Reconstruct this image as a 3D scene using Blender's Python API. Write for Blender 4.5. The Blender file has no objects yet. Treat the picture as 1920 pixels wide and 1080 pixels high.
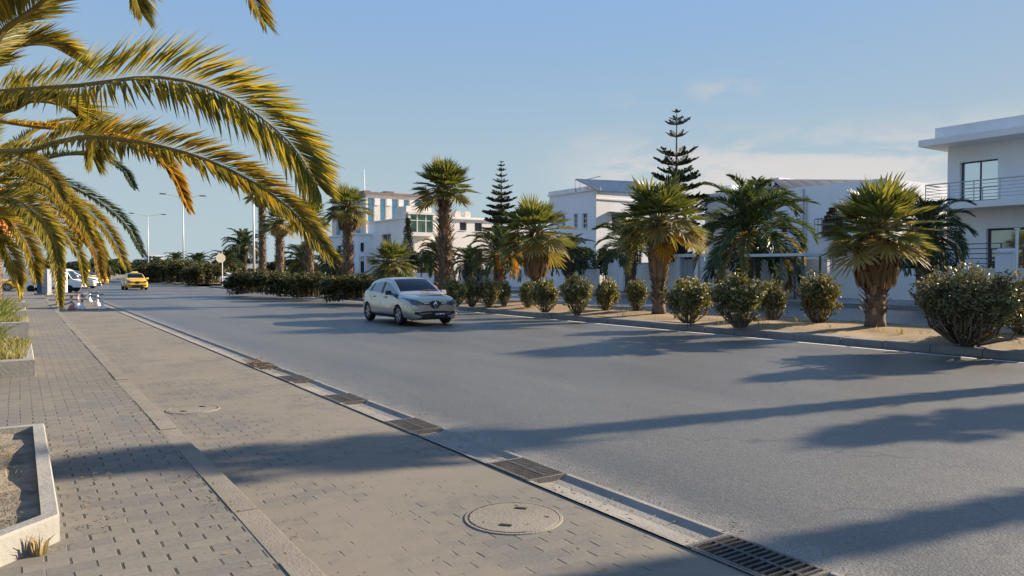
import bpy, bmesh, math, random
from mathutils import Vector, Matrix, Euler, noise
from mathutils.bvhtree import BVHTree
R = math.radians
PI = math.pi
scene = bpy.context.scene
COL = scene.collection

# ------------------------------------------------------------------ camera
FPX, CW, CH = 1400.0, 1920.0, 1080.0
H = 1.67
YAW = R(33.45)
PITCH = math.atan((540 - 507) / FPX)
FH = Vector((math.sin(YAW), math.cos(YAW), 0))
RT = Vector((math.cos(YAW), -math.sin(YAW), 0))
FW = FH * math.cos(PITCH) + Vector((0, 0, -math.sin(PITCH)))
UPV = FH * math.sin(PITCH) + Vector((0, 0, math.cos(PITCH)))
EYE = Vector((0, 0, H))


def ray(px, py):
    return FW + RT * ((px - 960) / FPX) + UPV * ((540 - py) / FPX)


def G(px, py, z=0.0):
    r = ray(px, py)
    return EYE + r * ((z - H) / r.z)


def P(px, py, d):
    r = ray(px, py)
    return EYE + r * (d / r.dot(FH))


def PX(px, py, X):
    r = ray(px, py)
    return EYE + r * (X / r.x)


def PY(px, py, Y):
    r = ray(px, py)
    return EYE + r * (Y / r.y)


cam = bpy.data.cameras.new("camera")
cam.sensor_width = 36
cam.lens = 36 * FPX / CW
cam.clip_end = 5000
cam.clip_start = 0.05
co = bpy.data.objects.new("camera", cam)
co.location = EYE
co.rotation_euler = Matrix((RT, UPV, -FW)).transposed().to_euler()
COL.objects.link(co)
scene.camera = co

# ------------------------------------------------------------------ light
SUN_EL = R(22)
SUN_DIR = Vector((math.cos(R(-10)) * math.cos(SUN_EL), math.sin(R(-10)) * math.cos(SUN_EL), math.sin(SUN_EL)))
sl = bpy.data.lights.new("sun", 'SUN')
sl.energy = 5.0
sl.angle = R(0.5)
sl.color = (1.0, 0.83, 0.62)
so = bpy.data.objects.new("sun", sl)
so.rotation_euler = SUN_DIR.to_track_quat('Z', 'Y').to_euler()
so.location = (30, -10, 30)
COL.objects.link(so)

w = bpy.data.worlds.new("World")
scene.world = w
w.use_nodes = True
nt = w.node_tree
nt.nodes.clear()


class NT:
    """tiny node-tree helper"""
    def __init__(s, tree):
        s.t = tree

    def n(s, kind, **kw):
        nd = s.t.nodes.new(kind)
        for k, v in kw.items():
            setattr(nd, k, v)
        return nd

    def link(s, a, b):
        s.t.links.new(a, b)

    def put(s, sock, v):
        if hasattr(v, 'is_linked') or isinstance(v, bpy.types.NodeSocket):
            s.t.links.new(v, sock)
        elif isinstance(v, (tuple, list)) and len(v) == 3 and sock.type == 'RGBA':
            sock.default_value = (*v, 1)
        else:
            sock.default_value = v

    def math(s, op, a, b=0.0, c=None, clamp=False):
        nd = s.n('ShaderNodeMath', operation=op, use_clamp=clamp)
        s.put(nd.inputs[0], a)
        s.put(nd.inputs[1], b)
        if c is not None:
            s.put(nd.inputs[2], c)
        return nd.outputs[0]

    def mix(s, f, a, b, blend='MIX'):
        nd = s.n('ShaderNodeMix', data_type='RGBA', blend_type=blend)
        s.put(nd.inputs[0], f)
        s.put(nd.inputs[6], a)
        s.put(nd.inputs[7], b)
        return nd.outputs[2]

    def ramp(s, f, stops, interp='LINEAR'):
        nd = s.n('ShaderNodeValToRGB')
        nd.color_ramp.interpolation = interp
        e = nd.color_ramp.elements
        while len(e) < len(stops):
            e.new(0.5)
        for k, (p, c) in enumerate(stops):
            e[k].position = p
            e[k].color = (*c, 1) if len(c) == 3 else c
        s.put(nd.inputs[0], f)
        return nd.outputs[0]

    def step(s, f, lo, hi):
        nd = s.n('ShaderNodeMapRange', interpolation_type='SMOOTHSTEP')
        s.put(nd.inputs[0], f)
        s.put(nd.inputs[1], lo)
        s.put(nd.inputs[2], hi)
        return nd.outputs[0]

    def noise(s, vec, scale, detail=3, rough=0.55, dist=0.0):
        nd = s.n('ShaderNodeTexNoise')
        s.put(nd.inputs['Vector'], vec)
        nd.inputs['Scale'].default_value = scale
        nd.inputs['Detail'].default_value = detail
        nd.inputs['Roughness'].default_value = rough
        nd.inputs['Distortion'].default_value = dist
        return nd.outputs[0]

    def mapping(s, vec, scale=(1, 1, 1), loc=(0, 0, 0), rot=(0, 0, 0)):
        nd = s.n('ShaderNodeMapping')
        s.put(nd.inputs[0], vec)
        nd.inputs[1].default_value = loc
        nd.inputs[2].default_value = rot
        nd.inputs[3].default_value = scale
        return nd.outputs[0]


N = NT(nt)
sky = N.n('ShaderNodeTexSky', sky_type='NISHITA')
sky.sun_disc = False
sky.sun_elevation = SUN_EL
# sky rotation is measured clockwise from +Y
sky.sun_rotation = math.atan2(SUN_DIR.x, SUN_DIR.y)
sky.altitude = 0
sky.air_density = 1.0
sky.dust_density = 0.35
sky.ozone_density = 2.6
tc = N.n('ShaderNodeTexCoord')
vec = tc.outputs['Generated']
sep = N.n('ShaderNodeSeparateXYZ')
N.link(vec, sep.inputs[0])
az = N.math('ARCTAN2', sep.outputs[0], sep.outputs[1])          # clockwise from +Y
el = N.math('ARCSINE', sep.outputs[2])
comb = N.n('ShaderNodeCombineXYZ')
N.link(az, comb.inputs[0])
N.link(N.math('MULTIPLY', el, 3.2), comb.inputs[1])
cn = N.noise(comb.outputs[0], 7.0, 6, 0.62, 0.4)
cn2 = N.noise(comb.outputs[0], 1.6, 2, 0.5)
lowband = N.math('MULTIPLY', N.step(el, R(1.0), R(5)), N.math('SUBTRACT', 1.0, N.step(el, R(7.5), R(11.5))))
azband = N.math('MULTIPLY', N.step(az, R(33), R(46)), N.math('SUBTRACT', 1.0, N.step(az, R(80), R(110))))
m1 = N.math('MULTIPLY', N.math('MULTIPLY', lowband, azband), N.step(N.math('ADD', cn, N.math('MULTIPLY', cn2, 0.3)), 0.47, 0.70))


def wisp(a0, e0, ra, re):
    da = N.math('DIVIDE', N.math('SUBTRACT', az, R(a0)), R(ra))
    de = N.math('DIVIDE', N.math('SUBTRACT', el, R(e0)), R(re))
    q = N.math('ADD', N.math('MULTIPLY', da, da), N.math('MULTIPLY', de, de))
    return N.math('MULTIPLY', N.math('SUBTRACT', 1.0, N.step(q, 0.0, 1.0)), N.step(cn, 0.40, 0.66))


m2 = N.math('MAXIMUM', wisp(49.5, 13.2, 3.6, 1.5), wisp(40.0, 9.6, 3.0, 1.2))
m3 = wisp(41.5, 12.6, 1.6, .8)
cm = N.math('MAXIMUM', N.math('MULTIPLY', m1, 1.0), N.math('MULTIPLY', N.math('MAXIMUM', m2, m3), 0.5), clamp=True)
# unseen upper sky lifted to fill shaded walls: flatten the brightness range and wash the low sky towards pale grey-blue
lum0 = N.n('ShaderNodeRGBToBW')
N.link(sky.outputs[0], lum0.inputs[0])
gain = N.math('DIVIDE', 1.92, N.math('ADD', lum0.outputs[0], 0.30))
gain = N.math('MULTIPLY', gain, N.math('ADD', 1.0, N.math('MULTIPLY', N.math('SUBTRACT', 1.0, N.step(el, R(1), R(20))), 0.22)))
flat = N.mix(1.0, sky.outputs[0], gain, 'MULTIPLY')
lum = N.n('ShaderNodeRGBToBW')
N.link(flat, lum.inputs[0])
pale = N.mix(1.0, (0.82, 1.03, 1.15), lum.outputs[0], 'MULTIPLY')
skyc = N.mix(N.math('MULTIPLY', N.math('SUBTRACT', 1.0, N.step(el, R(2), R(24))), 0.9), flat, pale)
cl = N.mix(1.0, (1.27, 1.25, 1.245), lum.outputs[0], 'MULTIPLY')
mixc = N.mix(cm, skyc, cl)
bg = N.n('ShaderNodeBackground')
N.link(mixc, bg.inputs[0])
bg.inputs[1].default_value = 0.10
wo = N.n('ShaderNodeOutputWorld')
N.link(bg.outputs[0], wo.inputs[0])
scene.view_settings.view_transform = 'Standard'
scene.view_settings.look = 'None'
scene.view_settings.gamma = 1
scene.view_settings.exposure = 1.35
scene.cycles.max_bounces = 6
scene.cycles.transparent_max_bounces = 6

# ------------------------------------------------------------------ materials
MATS = {}


def newmat(name):
    m = bpy.data.materials.new(name)
    m.use_nodes = True
    m.node_tree.nodes.clear()
    T = NT(m.node_tree)
    out = T.n('ShaderNodeOutputMaterial')
    return m, T, out


def plain(name, base, rough=0.7, var=0.12, scale=2.5, bump=0.0, bscale=30.0, metal=0.0, spec=0.4, streak=0.0, coat=0.0):
    if name in MATS:
        return MATS[name]
    m, T, out = newmat(name)
    b = T.n('ShaderNodeBsdfPrincipled')
    tcd = T.n('ShaderNodeTexCoord').outputs['Object']
    n1 = T.noise(tcd, scale, 5, 0.6)
    lo = tuple(c * (1 - var) for c in base)
    hi = tuple(min(1, c * (1 + var)) for c in base)
    col = T.ramp(n1, [(0.3, lo), (0.7, hi)])
    if streak:
        n2 = T.noise(T.mapping(tcd, (3, 3, 0.35)), 1.2, 4, 0.65)
        col = T.mix(T.math('MULTIPLY', T.step(n2, 0.52, 0.78), streak), col, tuple(c * 0.55 for c in base))
    T.put(b.inputs['Base Color'], col)
    b.inputs['Roughness'].default_value = rough
    b.inputs['Metallic'].default_value = metal
    b.inputs['Specular IOR Level'].default_value = spec
    b.inputs['Coat Weight'].default_value = coat
    if bump:
        bp = T.n('ShaderNodeBump')
        bp.inputs['Strength'].default_value = bump
        bp.inputs['Distance'].default_value = 0.02
        T.put(bp.inputs['Height'], T.noise(tcd, bscale, 4, 0.6))
        T.link(bp.outputs[0], b.inputs['Normal'])
    T.link(b.outputs[0], out.inputs[0])
    MATS[name] = m
    return m


def leafmat(name, cols, trans=0.3, rough=0.55, spec=0.3, tcol=None):
    if name in MATS:
        return MATS[name]
    m, T, out = newmat(name)
    g = T.n('ShaderNodeNewGeometry')
    k = len(cols)
    col = T.ramp(g.outputs['Random Per Island'], [((i + .5) / k, c) for i, c in enumerate(cols)])
    oi = T.n('ShaderNodeObjectInfo')
    col = T.mix(1.0, col, T.ramp(oi.outputs['Random'], [(0, (.8, .82, .8)), (1, (1.15, 1.1, 1.05))]), 'MULTIPLY')
    b = T.n('ShaderNodeBsdfPrincipled')
    T.put(b.inputs['Base Color'], col)
    b.inputs['Roughness'].default_value = rough
    b.inputs['Specular IOR Level'].default_value = spec
    tr = T.n('ShaderNodeBsdfTranslucent')
    T.put(tr.inputs[0], T.mix(1.0, col, tcol or (1.5, 1.35, .6), 'MULTIPLY'))
    mx = T.n('ShaderNodeMixShader')
    mx.inputs[0].default_value = trans
    T.link(b.outputs[0], mx.inputs[1])
    T.link(tr.outputs[0], mx.inputs[2])
    T.link(mx.outputs[0], out.inputs[0])
    MATS[name] = m
    return m


def paver_mat(name, base, dust, dust_lo, dust_hi):
    m, T, out = newmat(name)
    tcd = T.n('ShaderNodeTexCoord').outputs['Object']
    wob = T.noise(tcd, 2.0, 2)
    sp = T.n('ShaderNodeSeparateXYZ')
    T.link(tcd, sp.inputs[0])
    x = T.math('ADD', sp.outputs[0], T.math('MULTIPLY', wob, 0.02))
    y = T.math('ADD', sp.outputs[1], T.math('MULTIPLY', wob, 0.015))
    ry = T.math('DIVIDE', y, 0.115)
    row = T.math('FLOOR', ry)
    fy = T.math('FRACT', ry)
    par = T.math('MULTIPLY', T.math('FLOORED_MODULO', row, 2.0), 0.5)
    fx = T.math('FRACT', T.math('ADD', T.math('DIVIDE', x, 0.225), par))
    ex = T.math('ABSOLUTE', T.math('SUBTRACT', fx, 0.5))
    ey = T.math('ABSOLUTE', T.math('SUBTRACT', fy, 0.5))
    jx = T.math('MULTIPLY', T.step(ex, 0.458, 0.478), T.math('SUBTRACT', 1.0, T.step(ey, 0.36, 0.46)))
    jy = T.math('MULTIPLY', T.step(ey, 0.462, 0.495), 0.45)
    sand = T.noise(tcd, 0.9, 5, 0.62)
    fine = T.noise(tcd, 7.0, 3, 0.6)
    s = T.math('ADD', sand, T.math('MULTIPLY', T.math('SUBTRACT', fine, 0.5), 0.5))
    cover = T.step(s, dust_lo, dust_hi)
    idn = T.n('ShaderNodeTexWhiteNoise', noise_dimensions='2D')
    cb = T.n('ShaderNodeCombineXYZ')
    T.link(T.math('FLOOR', T.math('ADD', T.math('DIVIDE', x, 0.225), par)), cb.inputs[0])
    T.link(row, cb.inputs[1])
    T.link(cb.outputs[0], idn.inputs[0])
    open_ = T.math('MULTIPLY', T.math('SUBTRACT', 1.0, cover), T.step(idn.outputs[0], 0.08, 0.5))
    j = T.math('MULTIPLY', jx, open_)
    j2 = T.math('MULTIPLY', jy, T.math('SUBTRACT', 1.0, cover))
    tone = T.mix(1.0, base, T.ramp(idn.outputs[0], [(0, (.86, .87, .9)), (1, (1.1, 1.08, 1.05))]), 'MULTIPLY')
    tone = T.mix(1.0, tone, T.ramp(T.noise(tcd, 45, 3, .7), [(.3, (.85, .85, .85)), (.7, (1.14, 1.13, 1.12))]), 'MULTIPLY')
    col = T.mix(T.math('MULTIPLY', cover, 0.75), tone, dust)
    big = T.noise(tcd, 0.35, 3, .5)
    col = T.mix(1.0, col, T.ramp(big, [(.3, (.88, .89, .92)), (.7, (1.08, 1.06, 1.03))]), 'MULTIPLY')
    col = T.mix(T.math('MULTIPLY', j, 0.9), col, (0.035, 0.032, 0.03))
    col = T.mix(T.math('MULTIPLY', j2, 0.85), col, (0.09, 0.085, 0.075))
    b = T.n('ShaderNodeBsdfPrincipled')
    T.put(b.inputs['Base Color'], col)
    b.inputs['Roughness'].default_value = 0.85
    b.inputs['Specular IOR Level'].default_value = 0.25
    hgt = T.math('SUBTRACT', T.math('MULTIPLY', T.noise(tcd, 60, 3, .6), 0.12), T.math('ADD', j, T.math('MULTIPLY', j2, .5)))
    bp = T.n('ShaderNodeBump')
    bp.inputs['Strength'].default_value = 0.55
    bp.inputs['Distance'].default_value = 0.012
    T.put(bp.inputs['Height'], hgt)
    T.link(bp.outputs[0], b.inputs['Normal'])
    T.link(b.outputs[0], out.inputs[0])
    return m


def asphalt_mat(name, base):
    m, T, out = newmat(name)
    tcd = T.n('ShaderNodeTexCoord').outputs['Object']
    sp = T.n('ShaderNodeSeparateXYZ')
    T.link(tcd, sp.inputs[0])
    x = sp.outputs[0]
    grain = T.noise(tcd, 75, 2, 0.7)
    vor = T.n('ShaderNodeTexVoronoi', feature='F1')
    vor.inputs['Scale'].default_value = 48
    T.link(tcd, vor.inputs['Vector'])
    patch = T.noise(T.mapping(tcd, (1, .25, 1)), 0.55, 5, .6)
    big = T.noise(T.mapping(tcd, (1, .12, 1)), 0.25, 3, .5)
    col = T.mix(1.0, base, T.ramp(grain, [(.32, (.5, .5, .5)), (.52, (.95, .95, .95)), (.72, (1.75, 1.7, 1.62))]), 'MULTIPLY')
    col = T.mix(1.0, col, T.ramp(vor.outputs['Color'], [(0, (.75, .75, .76)), (1, (1.3, 1.28, 1.24))]), 'MULTIPLY')
    col = T.mix(1.0, col, T.ramp(patch, [(.3, (.76, .77, .79)), (.7, (1.2, 1.18, 1.13))]), 'MULTIPLY')
    col = T.mix(1.0, col, T.ramp(big, [(.35, (.9, .9, .9)), (.65, (1.1, 1.1, 1.1))]), 'MULTIPLY')
    # wheel lanes polished darker, and grit swept to the gutter
    lane = T.math('MULTIPLY', T.math('SINE', T.math('MULTIPLY', x, 2 * PI / 1.9)), 0.5)
    col = T.mix(T.math('MULTIPLY', T.step(T.math('ADD', lane, T.math('MULTIPLY', patch, .6)), 0.25, .9), 0.13), col, (0.05, 0.05, 0.052))
    edge = T.math('SUBTRACT', 1.0, T.step(T.math('ADD', x, T.math('MULTIPLY', T.noise(tcd, 3.5, 5, .7), 0.9)), 4.05, 4.62))
    col = T.mix(T.math('MULTIPLY', edge, T.step(grain, .40, .56)), col, (0.22, 0.20, 0.17))
    # cracks and oil marks
    cv = T.n('ShaderNodeTexVoronoi', feature='DISTANCE_TO_EDGE')
    cv.inputs['Scale'].default_value = 0.22
    wv = T.n('ShaderNodeVectorMath', operation='ADD')
    nz = T.n('ShaderNodeTexNoise')
    nz.inputs['Scale'].default_value = 1.3
    T.link(tcd, nz.inputs['Vector'])
    T.link(T.mapping(tcd, (1, .45, 1)), wv.inputs[0])
    T.link(nz.outputs['Color'], wv.inputs[1])
    T.link(wv.outputs[0], cv.inputs['Vector'])
    crack = T.math('MULTIPLY', T.math('SUBTRACT', 1.0, T.step(cv.outputs[0], 0.001, 0.0045)), T.step(patch, .42, .55))
    col = T.mix(T.math('MULTIPLY', crack, .5), col, (0.035, 0.035, 0.036))
    spots = T.step(T.noise(tcd, 1.7, 4, .6), 0.66, 0.74)
    col = T.mix(T.math('MULTIPLY', spots, .28), col, (0.04, 0.04, 0.042))
    b = T.n('ShaderNodeBsdfPrincipled')
    T.put(b.inputs['Base Color'], col)
    b.inputs['Roughness'].default_value = 0.46
    b.inputs['Specular IOR Level'].default_value = 0.6
    bp = T.n('ShaderNodeBump')
    bp.inputs['Strength'].default_value = 0.22
    bp.inputs['Distance'].default_value = 0.01
    T.put(bp.inputs['Height'], T.math('ADD', grain, vor.outputs['Distance']))
    T.link(bp.outputs[0], b.inputs['Normal'])
    T.link(b.outputs[0], out.inputs[0])
    return m


def glassmat(name, col, rough=0.04, spec=0.9):
    if name in MATS:
        return MATS[name]
    m = plain(name, col, rough, 0.1, 1.5, 0, 0, 0, spec)
    return m


# ------------------------------------------------------------------ mesh builder
class MB:
    def __init__(s):
        s.v, s.f, s.m = [], [], []

    def face(s, pts, mi=0):
        k = len(s.v)
        s.v.extend([tuple(p) for p in pts])
        s.f.append(tuple(range(k, k + len(pts))))
        s.m.append(mi)

    def grid(s, rows, mi=0, close=False):
        k = len(s.v)
        n = len(rows[0])
        for r in rows:
            s.v.extend([tuple(p) for p in r])
        for i in range(len(rows) - 1):
            for j in range(n if close else n - 1):
                a = k + i * n + j
                b = k + i * n + (j + 1) % n
                s.f.append((a, b, b + n, a + n))
                s.m.append(mi)

    def box(s, c, size, rz=0.0, mi=0, taper=1.0):
        hx, hy, hz = size[0] / 2, size[1] / 2, size[2] / 2
        ca, sa = math.cos(rz), math.sin(rz)
        k = len(s.v)
        for z in (-1, 1):
            t = taper if z > 0 else 1.0
            for (x, y) in ((-1, -1), (1, -1), (1, 1), (-1, 1)):
                X, Y = x * hx * t, y * hy * t
                s.v.append((c[0] + X * ca - Y * sa, c[1] + X * sa + Y * ca, c[2] + z * hz))
        for q in ((3, 2, 1, 0), (4, 5, 6, 7), (0, 1, 5, 4), (1, 2, 6, 5), (2, 3, 7, 6), (3, 0, 4, 7)):
            s.f.append(tuple(k + i for i in q))
            s.m.append(mi)

    def bx(s, x0, x1, y0, y1, z0, z1, mi=0):
        s.box(((x0 + x1) / 2, (y0 + y1) / 2, (z0 + z1) / 2), (abs(x1 - x0), abs(y1 - y0), abs(z1 - z0)), 0, mi)

    def bar(s, a, b, w, h=None, mi=0):
        a, b = Vector(a), Vector(b)
        d = (b - a).normalized()
        up = Vector((0, 0, 1)) if abs(d.z) < .95 else Vector((1, 0, 0))
        sd = d.cross(up).normalized() * (w / 2)
        u = sd.cross(d).normalized() * ((h or w) / 2)
        k = len(s.v)
        for p in (a, b):
            for q in (-sd - u, sd - u, sd + u, -sd + u):
                s.v.append(tuple(p + q))
        for q in ((0, 1, 2, 3), (7, 6, 5, 4), (0, 4, 5, 1), (1, 5, 6, 2), (2, 6, 7, 3), (3, 7, 4, 0)):
            s.f.append(tuple(k + i for i in q))
            s.m.append(mi)

    def tube(s, pts, radii, n=8, mi=0, caps=True):
        pts = [Vector(p) for p in pts]
        if not hasattr(radii, '__len__'):
            radii = [radii] * len(pts)
        rows = []
        prev = None
        for i, p in enumerate(pts):
            d = (pts[min(i + 1, len(pts) - 1)] - pts[max(i - 1, 0)])
            d = d.normalized() if d.length > 1e-9 else Vector((0, 0, 1))
            if prev is None:
                ref = Vector((1, 0, 0)) if abs(d.x) < .8 else Vector((0, 1, 0))
                a = d.cross(ref).normalized()
            else:
                a = (prev - d * prev.dot(d)).normalized()
            prev = a
            b = d.cross(a)
            rows.append([p + (a * math.cos(2 * PI * j / n) + b * math.sin(2 * PI * j / n)) * radii[i] for j in range(n)])
        k = len(s.v)
        s.grid(rows, mi, True)
        if caps:
            s.f.append(tuple(k + j for j in range(n))[::-1])
            s.m.append(mi)
            e = k + (len(rows) - 1) * n
            s.f.append(tuple(e + j for j in range(n)))
            s.m.append(mi)

    def lathe(s, prof, c=(0, 0, 0), n=24, axis='z', mi=0, close=True):
        rows = []
        for (r, z) in prof:
            row = []
            for j in range(n):
                a = 2 * PI * j / n
                x, y = r * math.cos(a), r * math.sin(a)
                q = (x, y, z) if axis == 'z' else ((x, z, y) if axis == 'y' else (z, x, y))
                row.append((q[0] + c[0], q[1] + c[1], q[2] + c[2]))
            rows.append(row)
        k = len(s.v)
        s.grid(rows, mi, True)
        if close:
            s.f.append(tuple(k + j for j in range(n))[::-1])
            s.m.append(mi)
            e = k + (len(rows) - 1) * n
            s.f.append(tuple(e + j for j in range(n)))
            s.m.append(mi)

    def prism(s, poly, z0, z1, mi=0):
        n = len(poly)
        k = len(s.v)
        for z in (z0, z1):
            s.v.extend([(p[0], p[1], z) for p in poly])
        s.f.append(tuple(range(k, k + n))[::-1])
        s.f.append(tuple(range(k + n, k + 2 * n)))
        s.m += [mi, mi]
        for i in range(n):
            j = (i + 1) % n
            s.f.append((k + i, k + j, k + n + j, k + n + i))
            s.m.append(mi)

    def mesh(s, name, mats, smooth=False):
        me = bpy.data.meshes.new(name)
        me.from_pydata(s.v, [], s.f)
        if not isinstance(mats, (list, tuple)):
            mats = [mats]
        for m in mats:
            me.materials.append(m)
        if len(mats) > 1:
            me.polygons.foreach_set('material_index', s.m)
        if smooth:
            me.polygons.foreach_set('use_smooth', [True] * len(me.polygons))
        me.update()
        return me

    def build(s, name, mats, parent=None, smooth=False, loc=None):
        return link(name, s.mesh(name, mats, smooth), parent, loc)


def link(name, me, parent=None, loc=None):
    o = bpy.data.objects.new(name, me)
    COL.objects.link(o)
    if parent is not None:
        o.parent = parent
    if loc is not None:
        o.location = loc
    return o


def tag(o, label, cat, group=None):
    o['label'] = label
    o['category'] = cat
    if group:
        o['group'] = group
    return o


def thing(name, label, cat, loc=(0, 0, 0), rz=0.0, group=None, scale=None):
    o = bpy.data.objects.new(name, None)
    COL.objects.link(o)
    o.location = loc
    o.rotation_euler = (0, 0, rz)
    o.empty_display_size = .2
    if scale is not None:
        o.scale = scale
    return tag(o, label, cat, group)


def kind(o, k):
    o['kind'] = k
    return o


# ================================================================== GROUND
ZP = 0.10            # raised footpath
ZM = 0.17            # median
ZF = 0.10            # far carriageway
ZW = 0.26            # far footpath
M_pave = paver_mat('footpath pavers', (0.17, 0.162, 0.143), (0.205, 0.184, 0.148), 0.50, 0.72)
M_pave2 = paver_mat('parking strip pavers', (0.165, 0.156, 0.137), (0.205, 0.182, 0.143), 0.35, 0.57)
M_asph = asphalt_mat('asphalt', (0.107, 0.105, 0.096))
M_conc = plain('concrete', (0.235, 0.22, 0.195), 0.85, .18, 1.4, .35, 40, streak=.5)
M_dust = plain('dusty kerb', (0.19, 0.172, 0.14), 0.9, .2, 1.8, .3, 50, streak=.3)
M_kerb = plain('median kerb stone', (0.185, 0.172, 0.155), 0.85, .25, 1.1, .35, 30, streak=.5)
M_dirt = plain('dry earth', (0.24, 0.17, 0.09), 0.95, .35, 0.9, .8, 14)
M_soil = plain('planter soil', (0.20, 0.165, 0.12), 0.95, .5, 5, 1.0, 22)
M_iron = plain('cast iron', (0.05, 0.047, 0.045), 0.6, .3, 8, .2, 60, .4)
M_irond = plain('dusty iron', (0.12, 0.113, 0.105), 0.8, .3, 9, .3, 60, .2)
M_black = plain('pit dark', (0.012, 0.012, 0.012), 0.9, .2)
M_line = plain('worn white paint', (0.62, 0.62, 0.60), 0.7, .22, 3, .1, 60)
M_far = plain('distant ground', (0.22, 0.20, 0.15), 0.95, .3, .05)

YN, YF = -14.0, 175.0
g = MB()
g.face([(-2500, -2500, -.06), (2500, -2500, -.06), (2500, 2500, -.06), (-2500, 2500, -.06)])
kind(g.build('ground', M_far), 'structure')


def sheet(name, x0, x1, y0, y1, z, m, n=1):
    b = MB()
    ys = [y0 + (y1 - y0) * i / n for i in range(n + 1)]
    b.grid([[(x0, y, z), (x1, y, z)] for y in ys])
    return kind(b.build(name, m), 'structure')


def slab(name, x0, x1, y0, y1, z0, z1, m):
    b = MB()
    b.bx(x0, x1, y0, y1, z0, z1)
    return kind(b.build(name, m), 'structure')


slab('footpath', -14, 1.14, YN, 66, -.05, ZP, M_pave)
# kerb with a dusty chamfer between footpath and parking strip, in stones
b = MB()
y = YN
rk = random.Random(3)
while y < 66:
    l = 1.0
    dz = rk.uniform(-.006, .004)
    sec = [(1.14, -.05), (1.14, ZP + .004 + dz), (1.29, ZP + .003 + dz), (1.294, ZP + .001 + dz), (1.298, 0.0), (1.318, -.05)]
    y1 = y + l - .008
    rows = [[(px_ + (0.003 if k else 0), yy, pz_) for (px_, pz_) in sec] for k, yy in enumerate((y, y1))]
    b.grid(rows)
    b.face([(p[0], y, p[1]) for p in sec])
    b.face([(p[0], y1, p[1]) for p in sec][::-1])
    y += l
kind(b.build('kerb', M_dust), 'structure')
sheet('parking_strip', 1.30, 3.325, YN, 66, 0.0, M_pave2)
# gutter channel : shallow dish of concrete slabs
b = MB()
y = YN
while y < 150:
    l = 1.9
    j = rk.uniform(-.006, .006)
    xs = [(3.325 + j, .012), (3.36 + j, .012), (3.42, -.022), (3.55, -.03), (3.66, -.018), (3.70 + j, .008), (3.74 + j, .008)]
    b.grid([[(px_, y + .006, pz_) for px_, pz_ in xs], [(px_, y + l - .006, pz_) for px_, pz_ in xs]])
    y += l
kind(b.build('gutter', M_conc), 'structure')
sheet('gutter_joint', 3.30, 3.80, YN, 150, -.045, M_irond)
sheet('road', 3.72, 15.75, YN - 30, 420, 0.0, M_asph)
sheet('side_street', -40, 3.72, 66.02, 420, -0.004, M_asph)
# median kerb stones
b = MB()
y = -20
while y < 160:
    if not (76 < y < 85):
        dz, dx = rk.uniform(-.012, .008), rk.uniform(-.012, .012)
        sec = [(15.5 + dx, -.02), (15.52 + dx, .125 + dz), (15.56 + dx, .155 + dz), (15.9, .165 + dz), (15.95, .1)]
        y1 = y + .985
        b.grid([[(p[0], yy, p[1]) for p in sec] for yy in (y, y1)])
        b.face([(p[0], y, p[1]) for p in sec])
        b.face([(p[0], y1, p[1]) for p in sec][::-1])
    y += 1.0
kind(b.build('median_kerb', M_kerb), 'structure')
b = MB()
y = -20
while y < 76:
    b.bx(20.55, 20.75, y, y + .985, 0, ZM)
    y += 1.0
kind(b.build('median_back_kerb', M_kerb), 'structure')


def median(y0, y1):
    b = MB()
    nx, ny = 14, int((y1 - y0) / .6)
    rows = []
    for j in range(ny + 1):
        yy = y0 + (y1 - y0) * j / ny
        row = []
        for i in range(nx + 1):
            xx = 15.9 + (20.6 - 15.9) * i / nx
            z = ZM - .02 + .10 * math.sin(PI * i / nx) + .05 * noise.noise(Vector((xx * .8, yy * .8, 0)))
            row.append((xx, yy, z))
        rows.append(row)
    b.grid(rows)
    return kind(b.build('median', M_dirt, smooth=True), 'structure')


median(-20, 76.5)
median(85, 160)
sheet('far_road', 20.7, 29.4, -40, 76.5, ZF, M_asph)
slab('far_footpath', 29.4, 35.4, -40, 130, 0, ZW, plain('grey footpath', (0.26, 0.245, 0.225), .85, .15, 2, .2, 40))
b = MB()
y = -20
while y < 120:
    b.bx(29.22, 29.4, y, y + .985, 0, ZW + .01)
    y += 1
kind(b.build('far_kerb', M_kerb), 'structure')
slab('garden_ground', 35.4, 90, -40, 180, -.02, ZW + .02, plain('garden earth', (0.16, 0.13, 0.09), .95, .3, 1))
# painted line along the median, worn through in places
b = MB()
y = -20.0
while y < 150:
    l = rk.uniform(1.2, 3.4)
    wv = rk.uniform(-.012, .012)
    b.face([(15.06 + wv, y, .004), (15.17 + wv, y, .004), (15.17 + wv, y + l, .004), (15.06 + wv, y + l, .004)])
    y += l + (rk.uniform(.05, .25) if rk.random() < .5 else 0.02)
kind(b.build('road_line', M_line), 'structure')
# ================================================================== VEGETATION
L_fan = leafmat('fan palm leaf', [(.075, .098, .03), (.10, .125, .038), (.135, .155, .045), (.19, .19, .065)], .32, .42, .45)
L_fanold = leafmat('yellowing fan leaf', [(.27, .21, .08), (.22, .19, .075), (.31, .235, .08), (.15, .155, .05)], .3, .6, .25)
L_orange = leafmat('orange dead leaf', [(.55, .27, .03), (.60, .33, .05), (.45, .22, .04)], .35, .6, .2)
L_dead = leafmat('dead palm leaf', [(.20, .14, .085), (.26, .185, .11), (.15, .10, .062), (.31, .23, .14)], .2, .8, .1)
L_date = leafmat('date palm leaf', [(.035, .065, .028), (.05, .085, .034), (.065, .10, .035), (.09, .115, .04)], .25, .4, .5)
L_near = leafmat('sunlit date palm leaf', [(.16, .165, .034), (.22, .215, .04), (.30, .27, .045), (.40, .33, .055), (.50, .38, .07)], .5, .42, .45)  # golden sunlight put into the leaf colour
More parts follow.
